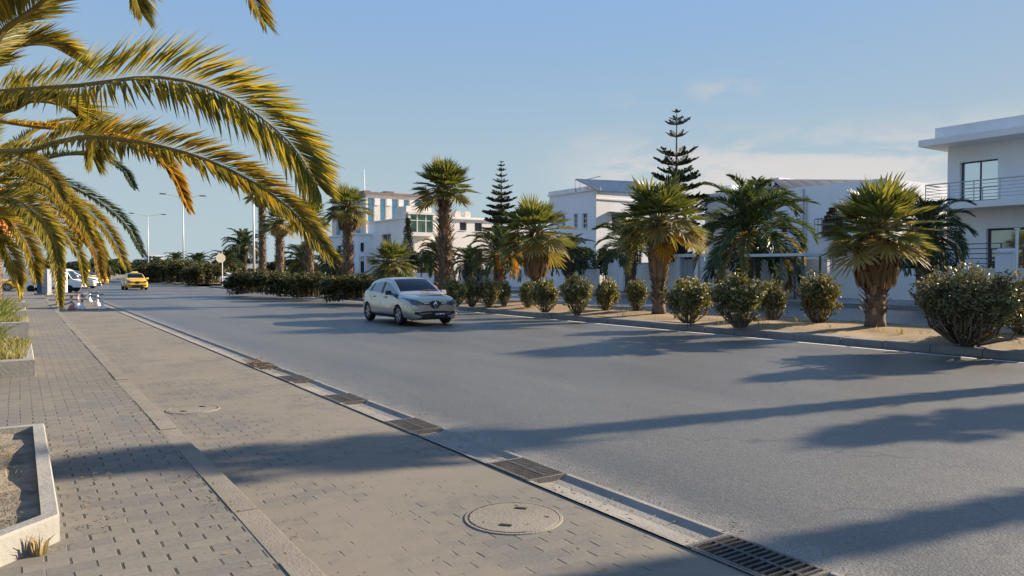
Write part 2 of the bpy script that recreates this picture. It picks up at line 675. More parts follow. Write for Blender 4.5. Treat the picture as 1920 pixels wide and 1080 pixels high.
L_mid = leafmat('turning date palm leaf', [(.15, .15, .03), (.21, .19, .035), (.30, .24, .04), (.38, .28, .045), (.46, .31, .05)], .42, .45, .4)
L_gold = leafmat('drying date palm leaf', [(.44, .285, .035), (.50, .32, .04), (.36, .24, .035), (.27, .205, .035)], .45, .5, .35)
L_ole = leafmat('oleander leaf', [(.07, .085, .034), (.095, .112, .042), (.125, .138, .05), (.18, .168, .065), (.32, .265, .13)], .22, .5, .4)
L_hedge = leafmat('hedge leaf', [(.04, .055, .02), (.06, .074, .025), (.085, .092, .03), (.15, .12, .04)], .2, .55, .3)
L_dark = leafmat('dark shrub leaf', [(.016, .03, .014), (.024, .042, .018), (.034, .052, .02)], .15, .5, .35)
L_pine = leafmat('norfolk pine needle', [(.032, .05, .036), (.045, .066, .042), (.06, .08, .048)], .08, .6, .3)
L_grass = leafmat('dry grass', [(.40, .29, .13), (.32, .23, .10), (.48, .36, .18), (.20, .19, .07)], .3, .7, .2)
L_green = leafmat('verge weed', [(.09, .14, .03), (.14, .18, .04), (.22, .23, .06)], .3, .6, .2)
M_bark = plain('palm bark', (.15, .105, .075), .9, .4, 7, .9, 22)
M_boot = leafmat('palm leaf base', [(.10, .075, .055), (.16, .115, .08), (.25, .185, .125), (.36, .28, .2)], 0.0, .85, .15)
M_stem = plain('shrub stem', (.13, .10, .07), .9, .3, 6)
M_rach = plain('frond rib', (.20, .145, .045), .8, .25, 5)
M_rachg = plain('green frond rib', (.20, .21, .09), .55, .25, 5)
M_wood = plain('tree bark', (.09, .075, .06), .9, .3, 6, .6, 20)
M_date = plain('orange date fruit', (.62, .22, .025), .5, .3, 20)


def fan_leaf(b, base, d, up, plen, L, rnd, mi=0, pmi=1, droop=.2, nseg=26):
    """one costapalmate leaf: petiole, then a pleated fan of tapered segments"""
    d = d.normalized()
    side = d.cross(up)
    side = side.normalized() if side.length > .05 else Vector((1, 0, 0))
    nrm = side.cross(d).normalized()
    p0 = Vector(base)
    sag = Vector((0, 0, -1))
    p1 = p0 + d * plen * .5 + sag * (.03 * plen)
    c = p0 + d * plen + sag * (.16 * plen)
    b.tube([p0, p1, c], [.022, .017, .012], 4, pmi, False)
    ax = (d + sag * (.10 + droop)).normalized()
    nr = side.cross(ax).normalized()
    amax = R(rnd.uniform(95, 122))
    for i in range(nseg):
        a = -amax + 2 * amax * i / (nseg - 1) + rnd.uniform(-.03, .03)
        l = L * (.62 + .38 * math.cos(a * .8)) * rnd.uniform(.88, 1.05)
        dr = (ax * math.cos(a) + side * math.sin(a) + nr * (.22 * (1 - math.cos(a)))).normalized()
        pw = nr.cross(dr).normalized()
        q0 = c + dr * (.03 * L)
        wm = l * .58 * (2 * amax / nseg) * .5
        q1 = c + dr * (.55 * l) + sag * (droop * .18 * l)
        pl = nr * (wm * .55) * (1 if i % 2 else -1)
        tipd = sag * (droop * l * rnd.uniform(.1, 1.3)) + pw * rnd.uniform(-.05, .05) * l
        q2 = c + dr * (.82 * l) + sag * (droop * .34 * l) + tipd * .35
        q3 = c + dr * l * .97 + tipd
        k = len(b.v)
        w2 = wm * .5
        b.v += [tuple(q0), tuple(q1 - pw * wm + pl), tuple(q1 + pw * wm - pl), tuple(q2 - pw * w2), tuple(q2 + pw * w2), tuple(q3)]
        b.f += [(k, k + 1, k + 2), (k + 1, k + 3, k + 4, k + 2), (k + 3, k + 5, k + 4)]
        b.m += [mi] * 3


def fan_crown(seed, n=44, lo=-38, hi=86, droop=.22, old=.15, spread=1.0):
    """crown of a fan palm about the origin, outer radius about 1"""
    rnd = random.Random(seed)
    b = MB()
    for i in range(n):
        t = (i + .5) / n
        el_ = R(hi + (lo - hi) * t ** .85 + rnd.uniform(-7, 7))
        a = i * 2.39996 + rnd.uniform(-.25, .25)
        d = Vector((math.cos(a) * math.cos(el_), math.sin(a) * math.cos(el_), math.sin(el_)))
        base = Vector((math.cos(a) * .07, math.sin(a) * .07, -.10 + .16 * (1 - t)))
        up = Vector((0, 0, 1)) if el_ < R(70) else Vector((-math.cos(a), -math.sin(a), .4))
        pl = rnd.uniform(.30, .50) * (.85 + .25 * t)
        L = rnd.uniform(.50, .64) * spread
        isold = rnd.random() < old and t > .55 or (t > .88 and rnd.random() < .5)
        fan_leaf(b, base, d, up, pl, L, rnd, 2 if isold else 0, 1, droop * (1.9 if isold else 1))
    return b


def skirt(seed, n=300, length=1.0, r0=.25, r1=.42):
    """dead leaves hanging against the trunk (unit: metres, hangs below origin)"""
    rnd = random.Random(seed)
    b = MB()
    for i in range(n):
        a = rnd.uniform(0, 2 * PI)
        top = -rnd.uniform(-.05, .55) * length
        l = rnd.uniform(.35, .75) * length
        l = min(l, length * 1.02 + top) if top - l < -length * 1.05 else l
        ra = r0 * rnd.uniform(.85, 1.1)
        rb = r1 * rnd.uniform(.7, 1.1)
        ca, sa = math.cos(a), math.sin(a)
        da = rnd.uniform(-.25, .25)
        cb, sb = math.cos(a + da), math.sin(a + da)
        w = rnd.uniform(.02, .055)
        t = Vector((-sa, ca, 0))
        p0 = Vector((ca * ra, sa * ra, top))
        p1 = Vector((ca * (rb + .06), sa * (rb + .06), top - l * .35))
        p2 = Vector((cb * rb, sb * rb, top - l * .8))
        p3 = Vector((cb * rb * .9, sb * rb * .9, top - l))
        k = len(b.v)
        b.v += [tuple(q) for q in (p0 - t * w * .4, p0 + t * w * .4, p1 - t * w, p1 + t * w, p2 - t * w * .8, p2 + t * w * .8, p3)]
        b.f += [(k, k + 1, k + 3, k + 2), (k + 2, k + 3, k + 5, k + 4), (k + 4, k + 5, k + 6)]
        b.m += [0] * 3
    return b


def boots_trunk(seed, h, r0, r1, boots_from=.3, step=.085, blen=.2, lean=(0, 0), flare=1.18, shag=1.0):
    """tapered trunk and the criss-cross of old leaf bases on it; returns (trunk, boots)"""
    rnd = random.Random(seed)
    b = MB()
    n = 12
    pts, rad = [], []
    for i in range(n + 1):
        t = i / n
        pts.append((lean[0] * t * t, lean[1] * t * t, h * t))
        rr = r0 + (r1 - r0) * t
        if t < .15:
            rr *= 1 + (flare - 1) * (1 - t / .15) ** 2
        rad.append(rr * rnd.uniform(.95, 1.05))
    b.tube(pts, rad, 14)
    q = MB()
    z = h * boots_from
    a = rnd.uniform(0, 6)
    while z < h + .02:
        t = z / h
        rr = (r0 + (r1 - r0) * t) * .93
        cx, cy = lean[0] * t * t, lean[1] * t * t
        per = max(5, int(2 * PI * rr / .17))
        for j in range(per):
            aa = a + 2 * PI * j / per + rnd.uniform(-.08, .08)
            l = blen * rnd.uniform(.55, 1.2)
            out = rnd.uniform(.35, .72) * shag
            w = rnd.uniform(.045, .075)
            ca, sa = math.cos(aa), math.sin(aa)
            tt = Vector((-sa, ca, 0))
            o = Vector((ca, sa, 0))
            p = Vector((cx + ca * rr, cy + sa * rr, z + rnd.uniform(-.02, .02)))
            e = p + o * l * out + Vector((0, 0, l * .85))
            m_ = p + o * l * out * .35 + Vector((0, 0, l * .42))
            k = len(q.v)
            q.v += [tuple(v_) for v_ in (p - tt * w, p + tt * w, p - o * .02, m_ - tt * w * .8, m_ + tt * w * .8, m_ - o * .03,
                                         e - tt * w * .62, e + tt * w * .62, e - o * .02)]
            for s_ in (0, 3):
                q.f += [(k + s_, k + s_ + 1, k + s_ + 4, k + s_ + 3), (k + s_ + 1, k + s_ + 2, k + s_ + 5, k + s_ + 4), (k + s_ + 2, k + s_, k + s_ + 3, k + s_ + 5)]
            q.f.append((k + 6, k + 7, k + 8))
            q.m += [0] * 7
        z += step * rnd.uniform(.85, 1.15)
        a += .55
    return b, q


def frond(b, pts, up, llen, n, width, rnd, mi=0, rmi=1, rr=.022, vup=.45, sag=.25, start=.1, ang0=62, ang1=22, roll=0.0):
    """pinnate frond along a smooth curve; folded, tapering leaflets both sides"""
    pts = [Vector(p) for p in pts]

    def cat(t):
        m = len(pts) - 1
        f = min(t * m, m - 1e-6)
        i = int(f)
        u = f - i
        p0 = pts[max(i - 1, 0)] if i > 0 else pts[0] * 2 - pts[1]
        p1, p2 = pts[i], pts[i + 1]
        p3 = pts[i + 2] if i + 2 <= m else pts[m] * 2 - pts[m - 1]
        return .5 * ((2 * p1) + (p2 - p0) * u + (2 * p0 - 5 * p1 + 4 * p2 - p3) * u * u + (3 * p1 - p0 - 3 * p2 + p3) * u ** 3)

    S = [cat(i / 18) for i in range(19)]
    b.tube(S, [rr * (1 - .88 * i / 18) for i in range(19)], 5, rmi, False)
    grav = Vector((0, 0, -1))
    for i in range(n):
        t = start + (1 - start) * (i + rnd.uniform(-.2, .2)) / n
        t = min(max(t, .02), .995)
        p = cat(t)
        d = (cat(min(t + .02, 1)) - cat(max(t - .02, 0))).normalized()
        sd = d.cross(up)
        sd = sd.normalized() if sd.length > .05 else Vector((1, 0, 0))
        nr = sd.cross(d).normalized()
        if roll:
            q = Matrix.Rotation(roll, 3, d)
            sd, nr = q @ sd, q @ nr
        u = max(0.0, (t - start) / (1 - start))
        prof = min(1, .45 + 2.4 * u) * (1 - .62 * u ** 3.2)
        ang = R(ang0 + (ang1 - ang0) * u + rnd.uniform(-6, 6))
        for s_ in (-1, 1):
            l = llen * prof * rnd.uniform(.85, 1.08)
            vv = vup * rnd.uniform(.4, 1.5)
            dr = (d * math.cos(ang) + (sd * s_ * math.cos(vv) + nr * math.sin(vv)) * math.sin(ang)).normalized()
            wv = dr.cross(nr).normalized() * (width * rnd.uniform(.8, 1.15))
            fold = nr * width * .5
            a1 = p + dr * l * .45 + grav * (sag * l * .12)
            a2 = p + dr * l + grav * (sag * l * rnd.uniform(.4, 1.0))
            k = len(b.v)
            b.v += [tuple(v_) for v_ in (p, a1 - wv + fold, a1 - fold * .4, a1 + wv + fold, a2)]
            b.f += [(k, k + 1, k + 2), (k, k + 2, k + 3), (k + 1, k + 4, k + 2), (k + 2, k + 4, k + 3)]
            b.m += [mi] * 4


def date_crown(seed, n=46, L=1.0, lo=-35, hi=84, leaf=.27, nl=46, w=.014, old=.12):
    rnd = random.Random(seed)
    b = MB()
    for i in range(n):
        t = (i + .5) / n
        el_ = R(hi + (lo - hi) * t + rnd.uniform(-8, 8))
        a = i * 2.39996 + rnd.uniform(-.3, .3)
        h = Vector((math.cos(a), math.sin(a), 0))
        l = L * rnd.uniform(.85, 1.1) * (1 if t > .12 else .75)
        pts = []
        p = h * .06 + Vector((0, 0, .1 - .25 * t))
        e = el_
        bend = rnd.uniform(.75, 1.25)
        for s_ in range(7):
            pts.append(p.copy())
            p += (h * math.cos(e) + Vector((0, 0, math.sin(e)))) * (l / 6)
            e -= R(13.5) * bend * (.55 + .22 * s_) * (.6 + .6 * max(0, math.cos(e)))
        up = Vector((0, 0, 1)) if abs(el_) < R(75) else h * -1 + Vector((0, 0, .3))
        m_ = 2 if (t > .7 and rnd.random() < old * 3) else 0
        frond(b, pts, up, leaf * L, nl, w * L, rnd, m_, 1, .016 * L, .5, .22, .14)
    return b


def shrub(seed, nstem=34, nleaf=5200, ll=.098, lw=.018, top=.8, spread=.5, shape='vase', box=False):
    """multi-stemmed shrub, height about 1, radius about .5"""
    rnd = random.Random(seed)
    st, lf = MB(), MB()
    tips = []
    for i in range(nstem):
        a = i * 2.39996 + rnd.uniform(-.4, .4)
        rr = spread * math.sqrt((i + .5) / nstem) * rnd.uniform(.8, 1.12)
        hh = (1 - .42 * (rr / spread) ** 2) * rnd.uniform(.80, 1.04)
        kb = .09 / spread if not box else .8
        hh = hh if not box else rnd.uniform(.8, 1.0) * (1 - .2 * (rr / spread) ** 4)
        p0 = Vector((math.cos(a) * kb * rr, math.sin(a) * kb * rr, 0))
        p3 = Vector((math.cos(a) * rr, math.sin(a) * rr, hh))
        p1 = p0 + Vector((math.cos(a) * rr * .42 * (0 if box else 1), math.sin(a) * rr * .42 * (0 if box else 1), hh * .30))
        p2 = p0.lerp(p3, .68) + Vector((rnd.uniform(-.04, .04), rnd.uniform(-.04, .04), .03))
        st.tube([p0, p1, p2, p3], [.013, .010, .007, .003], 4, 0, False)
        chain = [p0, p1, p2, p3]
        tips.append(chain)
        for s_ in range(3):
            o = p1.lerp(p2, rnd.uniform(.2, 1))
            e = o + Vector((rnd.uniform(-.16, .16), rnd.uniform(-.16, .16), rnd.uniform(.08, .26)))
            st.tube([o, o.lerp(e, .5) + Vector((0, 0, .02)), e], [.006, .004, .002], 3, 0, False)
            tips.append([o, o.lerp(e, .3), o.lerp(e, .7), e])
    for i in range(nleaf):
        c = tips[rnd.randrange(len(tips))]
        t = rnd.random() ** top
        f = t * 3
        k = min(int(f), 2)
        p = c[k].lerp(c[k + 1], f - k)
        if shape == 'vase' and p.z < .07 + .22 * rnd.random() ** 2:
            continue
        p = p + Vector((rnd.gauss(0, .022), rnd.gauss(0, .022), rnd.gauss(0, .02)))
        if p.z < .03:
            continue
        d = Vector((rnd.gauss(0, 1), rnd.gauss(0, 1), rnd.gauss(.55, .7))).normalized()
        s_ = d.cross(Vector((rnd.gauss(0, 1), rnd.gauss(0, 1), rnd.gauss(0, 1)))).normalized()
        l = ll * rnd.uniform(.6, 1.2)
        wd = lw * rnd.uniform(.7, 1.2)
        m_ = p + d * l * .5
        k = len(lf.v)
        lf.v += [tuple(p), tuple(m_ - s_ * wd), tuple(p + d * l + Vector((0, 0, -.12 * l))), tuple(m_ + s_ * wd)]
        lf.f.append((k, k + 1, k + 2, k + 3))
        lf.m.append(0)
    return st, lf


def clump_tree(seed, n=7000, ll=.05, lobes=11):
    """round-headed tree crown of leaf clumps with gaps, radius about .5, height 1"""
    rnd = random.Random(seed)
    lf, st = MB(), MB()
    cs = []
    for i in range(lobes):
        a = i * 2.4 + rnd.uniform(-.5, .5)
        z = .36 + .5 * (i / lobes) + rnd.uniform(-.06, .06)
        r_ = .30 * math.sin(PI * min(.95, max(.1, (z - .15) / .85))) + .04
        cs.append((Vector((math.cos(a) * r_, math.sin(a) * r_, z)), rnd.uniform(.12, .2)))
        st.tube([(0, 0, .1), (math.cos(a) * r_ * .3, math.sin(a) * r_ * .3, z * .6), cs[-1][0]], [.03, .018, .006], 5, 0, False)
    for i in range(n):
        c, r_ = cs[rnd.randrange(lobes)]
        d = Vector((rnd.gauss(0, 1), rnd.gauss(0, 1), rnd.gauss(0, .8))).normalized()
        p = c + d * r_ * rnd.random() ** .35
        d2 = (d + Vector((rnd.gauss(0, .6), rnd.gauss(0, .6), rnd.gauss(0, .6)))).normalized()
        s_ = d2.cross(Vector((rnd.gauss(0, 1), rnd.gauss(0, 1), 1))).normalized()
        l = ll * rnd.uniform(.6, 1.3)
        k = len(lf.v)
        lf.v += [tuple(p - d2 * l * .5), tuple(p - s_ * l * .3), tuple(p + d2 * l * .5), tuple(p + s_ * l * .3)]
        lf.f.append((k, k + 1, k + 2, k + 3))
        lf.m.append(0)
    return st, lf


FANS = [fan_crown(11 + i, n=[46, 40, 40, 34][i], lo=[-18, -24, -32, -24][i], droop=[.08, .14, .11, .16][i], old=[.15, .3, .35, .25][i]).mesh('crown', [L_fan, M_rachg, L_fanold]) for i in range(4)]
DATES = [date_crown(31 + i, n=[54, 46, 40][i], lo=[-30, -40, -20][i]).mesh('crown', [L_date, M_rachg, L_fanold]) for i in range(3)]
SHR = []
for i in range(4):
    st, lf = shrub(51 + i, nleaf=[6000, 4300, 5400, 4800][i], spread=[.5, .46, .54, .5][i])
    SHR.append((st.mesh('stems', M_stem), lf.mesh('foliage', L_ole)))
st, lf = shrub(58, nstem=80, nleaf=12500, ll=.058, lw=.0095, spread=.54, top=.5)
SHR.append((st.mesh('stems', M_stem), lf.mesh('foliage', L_ole)))
HED = []
for i in range(3):
    st, lf = shrub(71 + i, nstem=60, nleaf=11000, ll=.085, lw=.02, top=.8, spread=.5, shape='full', box=True)
    HED.append((st.mesh('stems', M_stem), lf.mesh('foliage', L_hedge)))
CLU = []
for i in range(3):
    st, lf = clump_tree(91 + i, lobes=[11, 9, 13][i])
    CLU.append((st.mesh('trunk', M_wood), lf.mesh('crown', L_dark)))

PV = Vector((0, 0, 0))


def fan_palm(px, cy, rpx, label, X=18.0, tr=.2, var=0, sk=0.0, boots=.3, z0=ZM + .05, group='fan palms along the median', seed=None, XY=None, hR=None, lean=(0, 0), zs=1.0, sr=1.0, shag=1.0, orange=()):
    """base under pixel column px at distance X; crown centre at row cy, crown radius rpx pixels"""
    if XY is None:
        c = PX(px, cy, X)
        d = c.dot(FH)
        h, cr = c.z - z0, rpx / FPX * d
        bx_, by_ = c.x, c.y
    else:
        (bx_, by_), (h, cr) = XY, hR
    seed = seed if seed is not None else int(px * 7 + cy)
    t = thing('fan_palm', label, 'palm tree', (bx_, by_, z0), 0, group)
    tk, bo = boots_trunk(seed, h, tr * 1.12, tr, boots, lean=lean, step=max(.085, tr * .5), blen=max(.2, tr * 1.25) * shag, shag=shag)
    tob = tk.build('trunk', M_bark, t, True)
    bo.build('leaf_bases', M_boot, tob)
    c = link('crown', FANS[var], t, (lean[0], lean[1], h))
    c.scale = (cr, cr, cr * zs)
    c.rotation_euler = (((seed * 7) % 11 - 5) * .018, ((seed * 3) % 11 - 5) * .018, (seed % 63) / 10)
    for (a_, e_, pl_, L_) in orange:
        ob = MB()
        rn = random.Random(int(a_ * 10) + 3)
        dv = RT * math.cos(R(a_)) - FH * math.sin(R(a_))
        fan_leaf(ob, (0, 0, -.1), dv * math.cos(R(e_)) + Vector((0, 0, math.sin(R(e_)))), Vector((0, 0, 1)), pl_, L_, rn, 0, 0, .35)
        ob.build('dead_leaf', L_orange, t, loc=(lean[0], lean[1], h))
    if sk:
        skirt(seed, int(260 + 240 * sk), sk, tr * 1.15 * sr, (tr * 1.9 + .05) * sr).build('dead_leaf_skirt', L_dead, t, loc=(lean[0], lean[1], h - .06))
    return t


def date_palm(px, cy, rpx, label, X, var=0, z0=ZW, tr=.3, group=None, zs=1.0, rot=None, base=None):
    c = PX(px, cy, X)
    d = c.dot(FH)
    t = thing('date_palm', label, 'palm tree', (c.x, c.y, z0), 0, group)
    h = c.z - z0
    tk, bo = boots_trunk(int(px), h, tr * 1.05, tr * 1.1, .35, step=.13, blen=.2)
    tob = tk.build('trunk', M_bark, t, True)
    bo.build('leaf_bases', M_boot, tob)
    o = link('crown', DATES[var], t, (0, 0, h))
    r_ = rpx / FPX * d
    o.scale = (r_, r_, r_ * zs)
    o.rotation_euler = (0, 0, rot if rot is not None else (px % 63) / 10)
    return t


def bush(px, py, wpx, top, label, var=0, X=None, meshes=SHR, name='oleander_bush', cat='bush', group='oleander bushes along the median', z0=None, rot=None, parts=('stems', 'foliage')):
    z0 = ZM + .06 if z0 is None else z0
    p = G(px, py, z0) if X is None else PX(px, py, X)
    d = p.dot(FH)
    wd = wpx / FPX * d
    hgt = H + (507 - top) / FPX * d - z0
    t = thing(name, label, cat, (p.x, p.y, z0 - .03), rot if rot is not None else (px % 60) / 9.5, group)
    for nm, me in zip(parts, meshes[var]):
        o = link(nm, me, t)
        k_ = ((px * 37 + int(top) * 13) % 100) / 100
        o.scale = (wd * (.96 + .18 * k_), wd * (1.14 - .18 * k_), hgt * 1.07)
        o.rotation_euler = ((k_ - .5) * .16, (.5 - k_) * .2, 0)
    return t


# ---- fan palms of the median (right to left)
fan_palm(1643, 428, 116, 'stout fan palm on dry verge with a thick skirt hanging above its bare lower trunk', tr=.205, var=0, sk=1.45, boots=.12, sr=1.05)
fan_palm(1236, 412, 98, 'fan palm with one bright orange dead leaf on its right, by the sphere lamp', X=17.7, tr=.19, var=1, sk=1.9, boots=.1, sr=.72, orange=((10, -8, .95, .62), (75, -62, .75, .6), (40, -25, .7, .5)))
fan_palm(1005, 432, 80, 'fan palm with long grey dead leaves trailing, right of the date palm with orange fronds', tr=.2, var=2, sk=1.9, boots=.1, sr=1.1)
fan_palm(833, 352, 68, 'tall shaggy fan palm rising right behind the silver hatchback', tr=.26, var=0, sk=0, boots=.06, shag=1.35)
fan_palm(652, 385, 50, 'tall fan palm with pale dead leaves, last trunk left of the silver hatchback', tr=.27, var=2, sk=1.6, boots=.1)
fan_palm(579, 408, 46, 'fan palm trunk seen through the tip of the long golden frond', tr=.29, var=1, sk=.9, boots=.1)
fan_palm(524, 415, 42, 'shorter fan palm just right of the slender tall one', tr=.28, var=3, sk=1.2, boots=.1)
fan_palm(491, 362, 34, 'slender tallest fan palm beside the tapering lamp pole', tr=.25, var=2, sk=1.2, boots=.05)
fan_palm(735, 492, 56, 'low young fan palm with almost no trunk above the hedge behind the silver hatchback', X=19.2, tr=.3, var=3, sk=1.6, boots=.2, sr=1.3)
# palms of the same row just outside the frame, whose long shadows cross the road
for i, (x_, y_, h_, r_, lb) in enumerate([(20.0, -.1, 10.2, 1.4, 'tall fan palm outside the frame, its trunk shadow crossing the near road corner'),
                                        (20.0, 3.4, 7.2, 1.25, 'tall fan palm outside the right of the frame, its crown shadow on the parking strip'),
                                        (20.2, 2.0, 4.6, 1.1, 'short fan palm outside the right of the frame between two tall ones'),
                                        (20.0, 5.6, 3.4, 1.05, 'short fan palm outside the right of the frame, nearest the frame edge')]):
    pt_ = fan_palm(0, 0, 0, lb, XY=(x_, y_), hR=(h_, r_), tr=.19, var=3, sk=.9, seed=5 + i)
    for ch in pt_.children:
        if ch.name.startswith('crown'):
            ch.scale.y *= .68  # crown squeezed sideways so its cast shadow falls in a thinner streak
            ch.rotation_euler = (0, 0, R(-12 + 7 * i))

# ---- date palms
date_palm(1408, 428, 122, 'large dark date palm behind the bus shelter roof, arching over the garden wall', 32.5, 0, tr=.45)
date_palm(1738, 432, 88, 'date palm with dark trunk behind the stout fan palm on the verge', 30.6, 1, tr=.34)
date_palm(1182, 458, 74, 'date palm before the white wall behind the fan palm with the orange leaf', 32.5, 2, tr=.34)
date_palm(1068, 474, 48, 'small date palm below the villa corner windows', 33.0, 1, tr=.3)
t = date_palm(937, 472, 66, 'date palm with orange dying fronds between two fan palms on the median', 20.2, 2, z0=ZM, tr=.28)
hh0 = PX(937, 472, 20.2).z - ZM
rn = random.Random(9)
for a_, e_ in ((15, 25), (55, 0), (30, -20), (90, 10), (-15, -10)):
    b = MB()
    dv = RT * math.cos(R(a_)) - FH * math.sin(R(a_))
    p, ee, pts = Vector((0, 0, hh0 - .1)), R(e_), []
    for q in range(6):
        pts.append(p.copy())
        p = p + (dv * math.cos(ee) + Vector((0, 0, math.sin(ee)))) * .3
        ee -= R(20)
    frond(b, pts, Vector((0, 0, 1)), .42, 44, .022, rn, 0, 0, .02)
    b.build('dead_frond', L_orange, t)
date_palm(822, 478, 44, 'dark date palm behind the tall shaggy fan palm, at the cream villa', 33.5, 0, tr=.4)
date_palm(880, 490, 40, 'low dark date palm before the cream villa wall', 33.5, 1, tr=.4)
date_palm(457, 462, 42, 'pale date palm standing behind the arrow sign', 27, 2, tr=.5, z0=.1)
date_palm(428, 492, 34, 'bushy dark date palm right of the pale round sign', 24.5, 0, tr=.4, z0=.1)
date_palm(568, 488, 46, 'date palm fronds arching between the two middle tall trunks', 26, 1, tr=.4, z0=.1)
date_palm(625, 492, 34, 'dark date palm just left of the pale low villa', 27, 0, tr=.4, z0=.1)

# ---- oleanders standing apart on the median
bush(1808, 642, 205, 492, 'widest round oleander bush with bare lower stems, nearest in front of the white pillar', 4)
bush(1922, 628, 110, 505, 'oleander bush cut by the right edge of the photo', 2)
bush(1534, 606, 92, 507, 'narrow oleander bush left of the stout fan palm', 1)
bush(1388, 612, 112, 505, 'dense oleander bush before the shelter, the larger one left of the narrow pair', 3)
bush(1450, 600, 62, 520, 'small thin oleander tucked behind the dense bush before the shelter', 1)
bush(1291, 604, 92, 513, 'round oleander bush directly below the sphere lamp', 2)
bush(1196, 584, 46, 518, 'little oleander left of the fan palm with the orange leaf', 1)
bush(1135, 582, 58, 516, 'middle-sized oleander just right of the dark bushy pair', 0)
bush(1082, 588, 72, 510, 'dark tall oleander left of the open gap before the villa wall', 3)
bush(1022, 584, 56, 516, 'dark oleander at the foot of the trailing-leaf fan palm', 2)
bush(990, 576, 40, 520, 'slim dark oleander left of the trailing-leaf fan palm base', 0)
bush(946, 572, 36, 522, 'slim oleander at the foot of the date palm with orange fronds', 1)
bush(915, 574, 44, 518, 'oleander second to the right of the silver hatchback', 2)
bush(885, 574, 46, 516, 'oleander with pale stems beside the hatchback, third from it', 3)
bush(850, 576, 52, 515, 'oleander touching the right edge of the silver hatchback', 0)
# clipped hedge left of the car
hl = ['clipped hedge bush at the left end by the median gap', 'clipped hedge bush below the slender tallest fan palm',
      'clipped hedge bush below the trunk behind the golden frond tip', 'clipped hedge bush just left of the silver hatchback roof']
for i, (px, py, wd, top) in enumerate([(468, 549, 82, 506), (524, 552, 82, 509), (582, 556, 80, 511), (652, 561, 92, 513)]):
    bush(px, py, wd, top, hl[i], i % 3, None, HED, 'hedge_bush', 'hedge', 'clipped hedge bushes on the median')
bush(715, 562, 60, 522, 'low hedge bush hidden mostly behind the silver hatchback', 1, None, HED, 'hedge_bush', 'hedge', 'clipped hedge bushes on the median')
# far part of the median, beyond the gap
fl = ['hedge bush at the near end of the far median, left of the pale sign', 'hedge bush second beyond the median gap', 'hedge bush behind the tall double lamp pole',
      'hedge bush left of the double lamp pole', 'hedge bush just right of the approaching taxi', 'hedge bush behind the right wing of the approaching taxi']
for i, (px, top, wd, Y) in enumerate([(378, 494, 70, 87), (348, 488, 70, 95), (320, 486, 70, 103), (298, 490, 64, 112), (282, 495, 56, 122), (268, 500, 50, 134)]):
    q = PY(px, 540, Y)
    bush(px, 0, wd, top, fl[i], i % 3, q.x, HED, 'hedge_bush', 'hedge', 'hedge bushes on the far median')
ll_ = ['date palm above the far hedge right of the lamp pole', 'date palm above the far hedge left of the lamp pole', 'date palm over the far hedge above the approaching taxi', 'date palm at the far bend of the road']
for i, (px, cy, r_, X) in enumerate([(372, 492, 26, 20), (330, 489, 24, 20), (292, 496, 20, 20), (205, 499, 20, 12)]):
    date_palm(px, cy, r_, ll_[i], X, i % 3, z0=.1, tr=.35, group='date palms along the far median')
tl = ['dark tree closing the far end of the road', 'dark tree behind the parked white hatchback', 'broad dark tree above the far end of the road, left of the taxi', 'dark tree behind the far hedge at the skyline',
      'dark tree beyond the median gap behind the pale sign', 'low tree behind the date palms at the arrow sign', 'tree behind the white van', 'tree on the far left behind the yellow parked taxi',
      'low dark tree between the tall palm trunks', 'dark tree behind the thick trunk left of the pale villa']
for i, (px, Y, wpx, top) in enumerate([(200, 190, 70, 486), (150, 150, 60, 492), (236, 175, 60, 490), (275, 200, 60, 489), (400, 160, 60, 492), (478, 120, 60, 488), (110, 120, 60, 490), (52, 110, 70, 488), (548, 110, 70, 487), (612, 100, 60, 495)]):
    q = PY(px, 500, Y)
    bush(px, 0, wpx * 1.3, top - 2, tl[i], i % 3, q.x, CLU, 'round_tree', 'tree', 'dark trees at the end of the road', 0, parts=('trunk', 'crown'))
# garden trees and hedges behind the far wall
gl = ['dense dark hedge tree above the wall, left of the gate', 'dark shrub over the wall beside the gate', 'dark creeper bush over the wall under the shelter roof', 'dark bush over the wall left of the large date palm',
      'dark shrub behind the railing of the right house', 'dark garden tree between the cream villa and the white villa', 'dark shrub in the garden of the cream villa', 'dark bush behind the wall at the small date palm']
for i, (px, X, wpx, top) in enumerate([(1105, 37.5, 110, 462), (1265, 39, 80, 440), (1475, 37.5, 110, 482), (1352, 37.2, 60, 470), (1710, 37.2, 100, 478), (985, 37, 90, 470), (785, 36.5, 60, 470), (1040, 37, 70, 478)]):
    bush(px, 500, wpx, top, gl[i], i % 3, X, CLU, 'garden_tree', 'tree', 'garden trees behind the far wall', ZW, parts=('trunk', 'crown'))


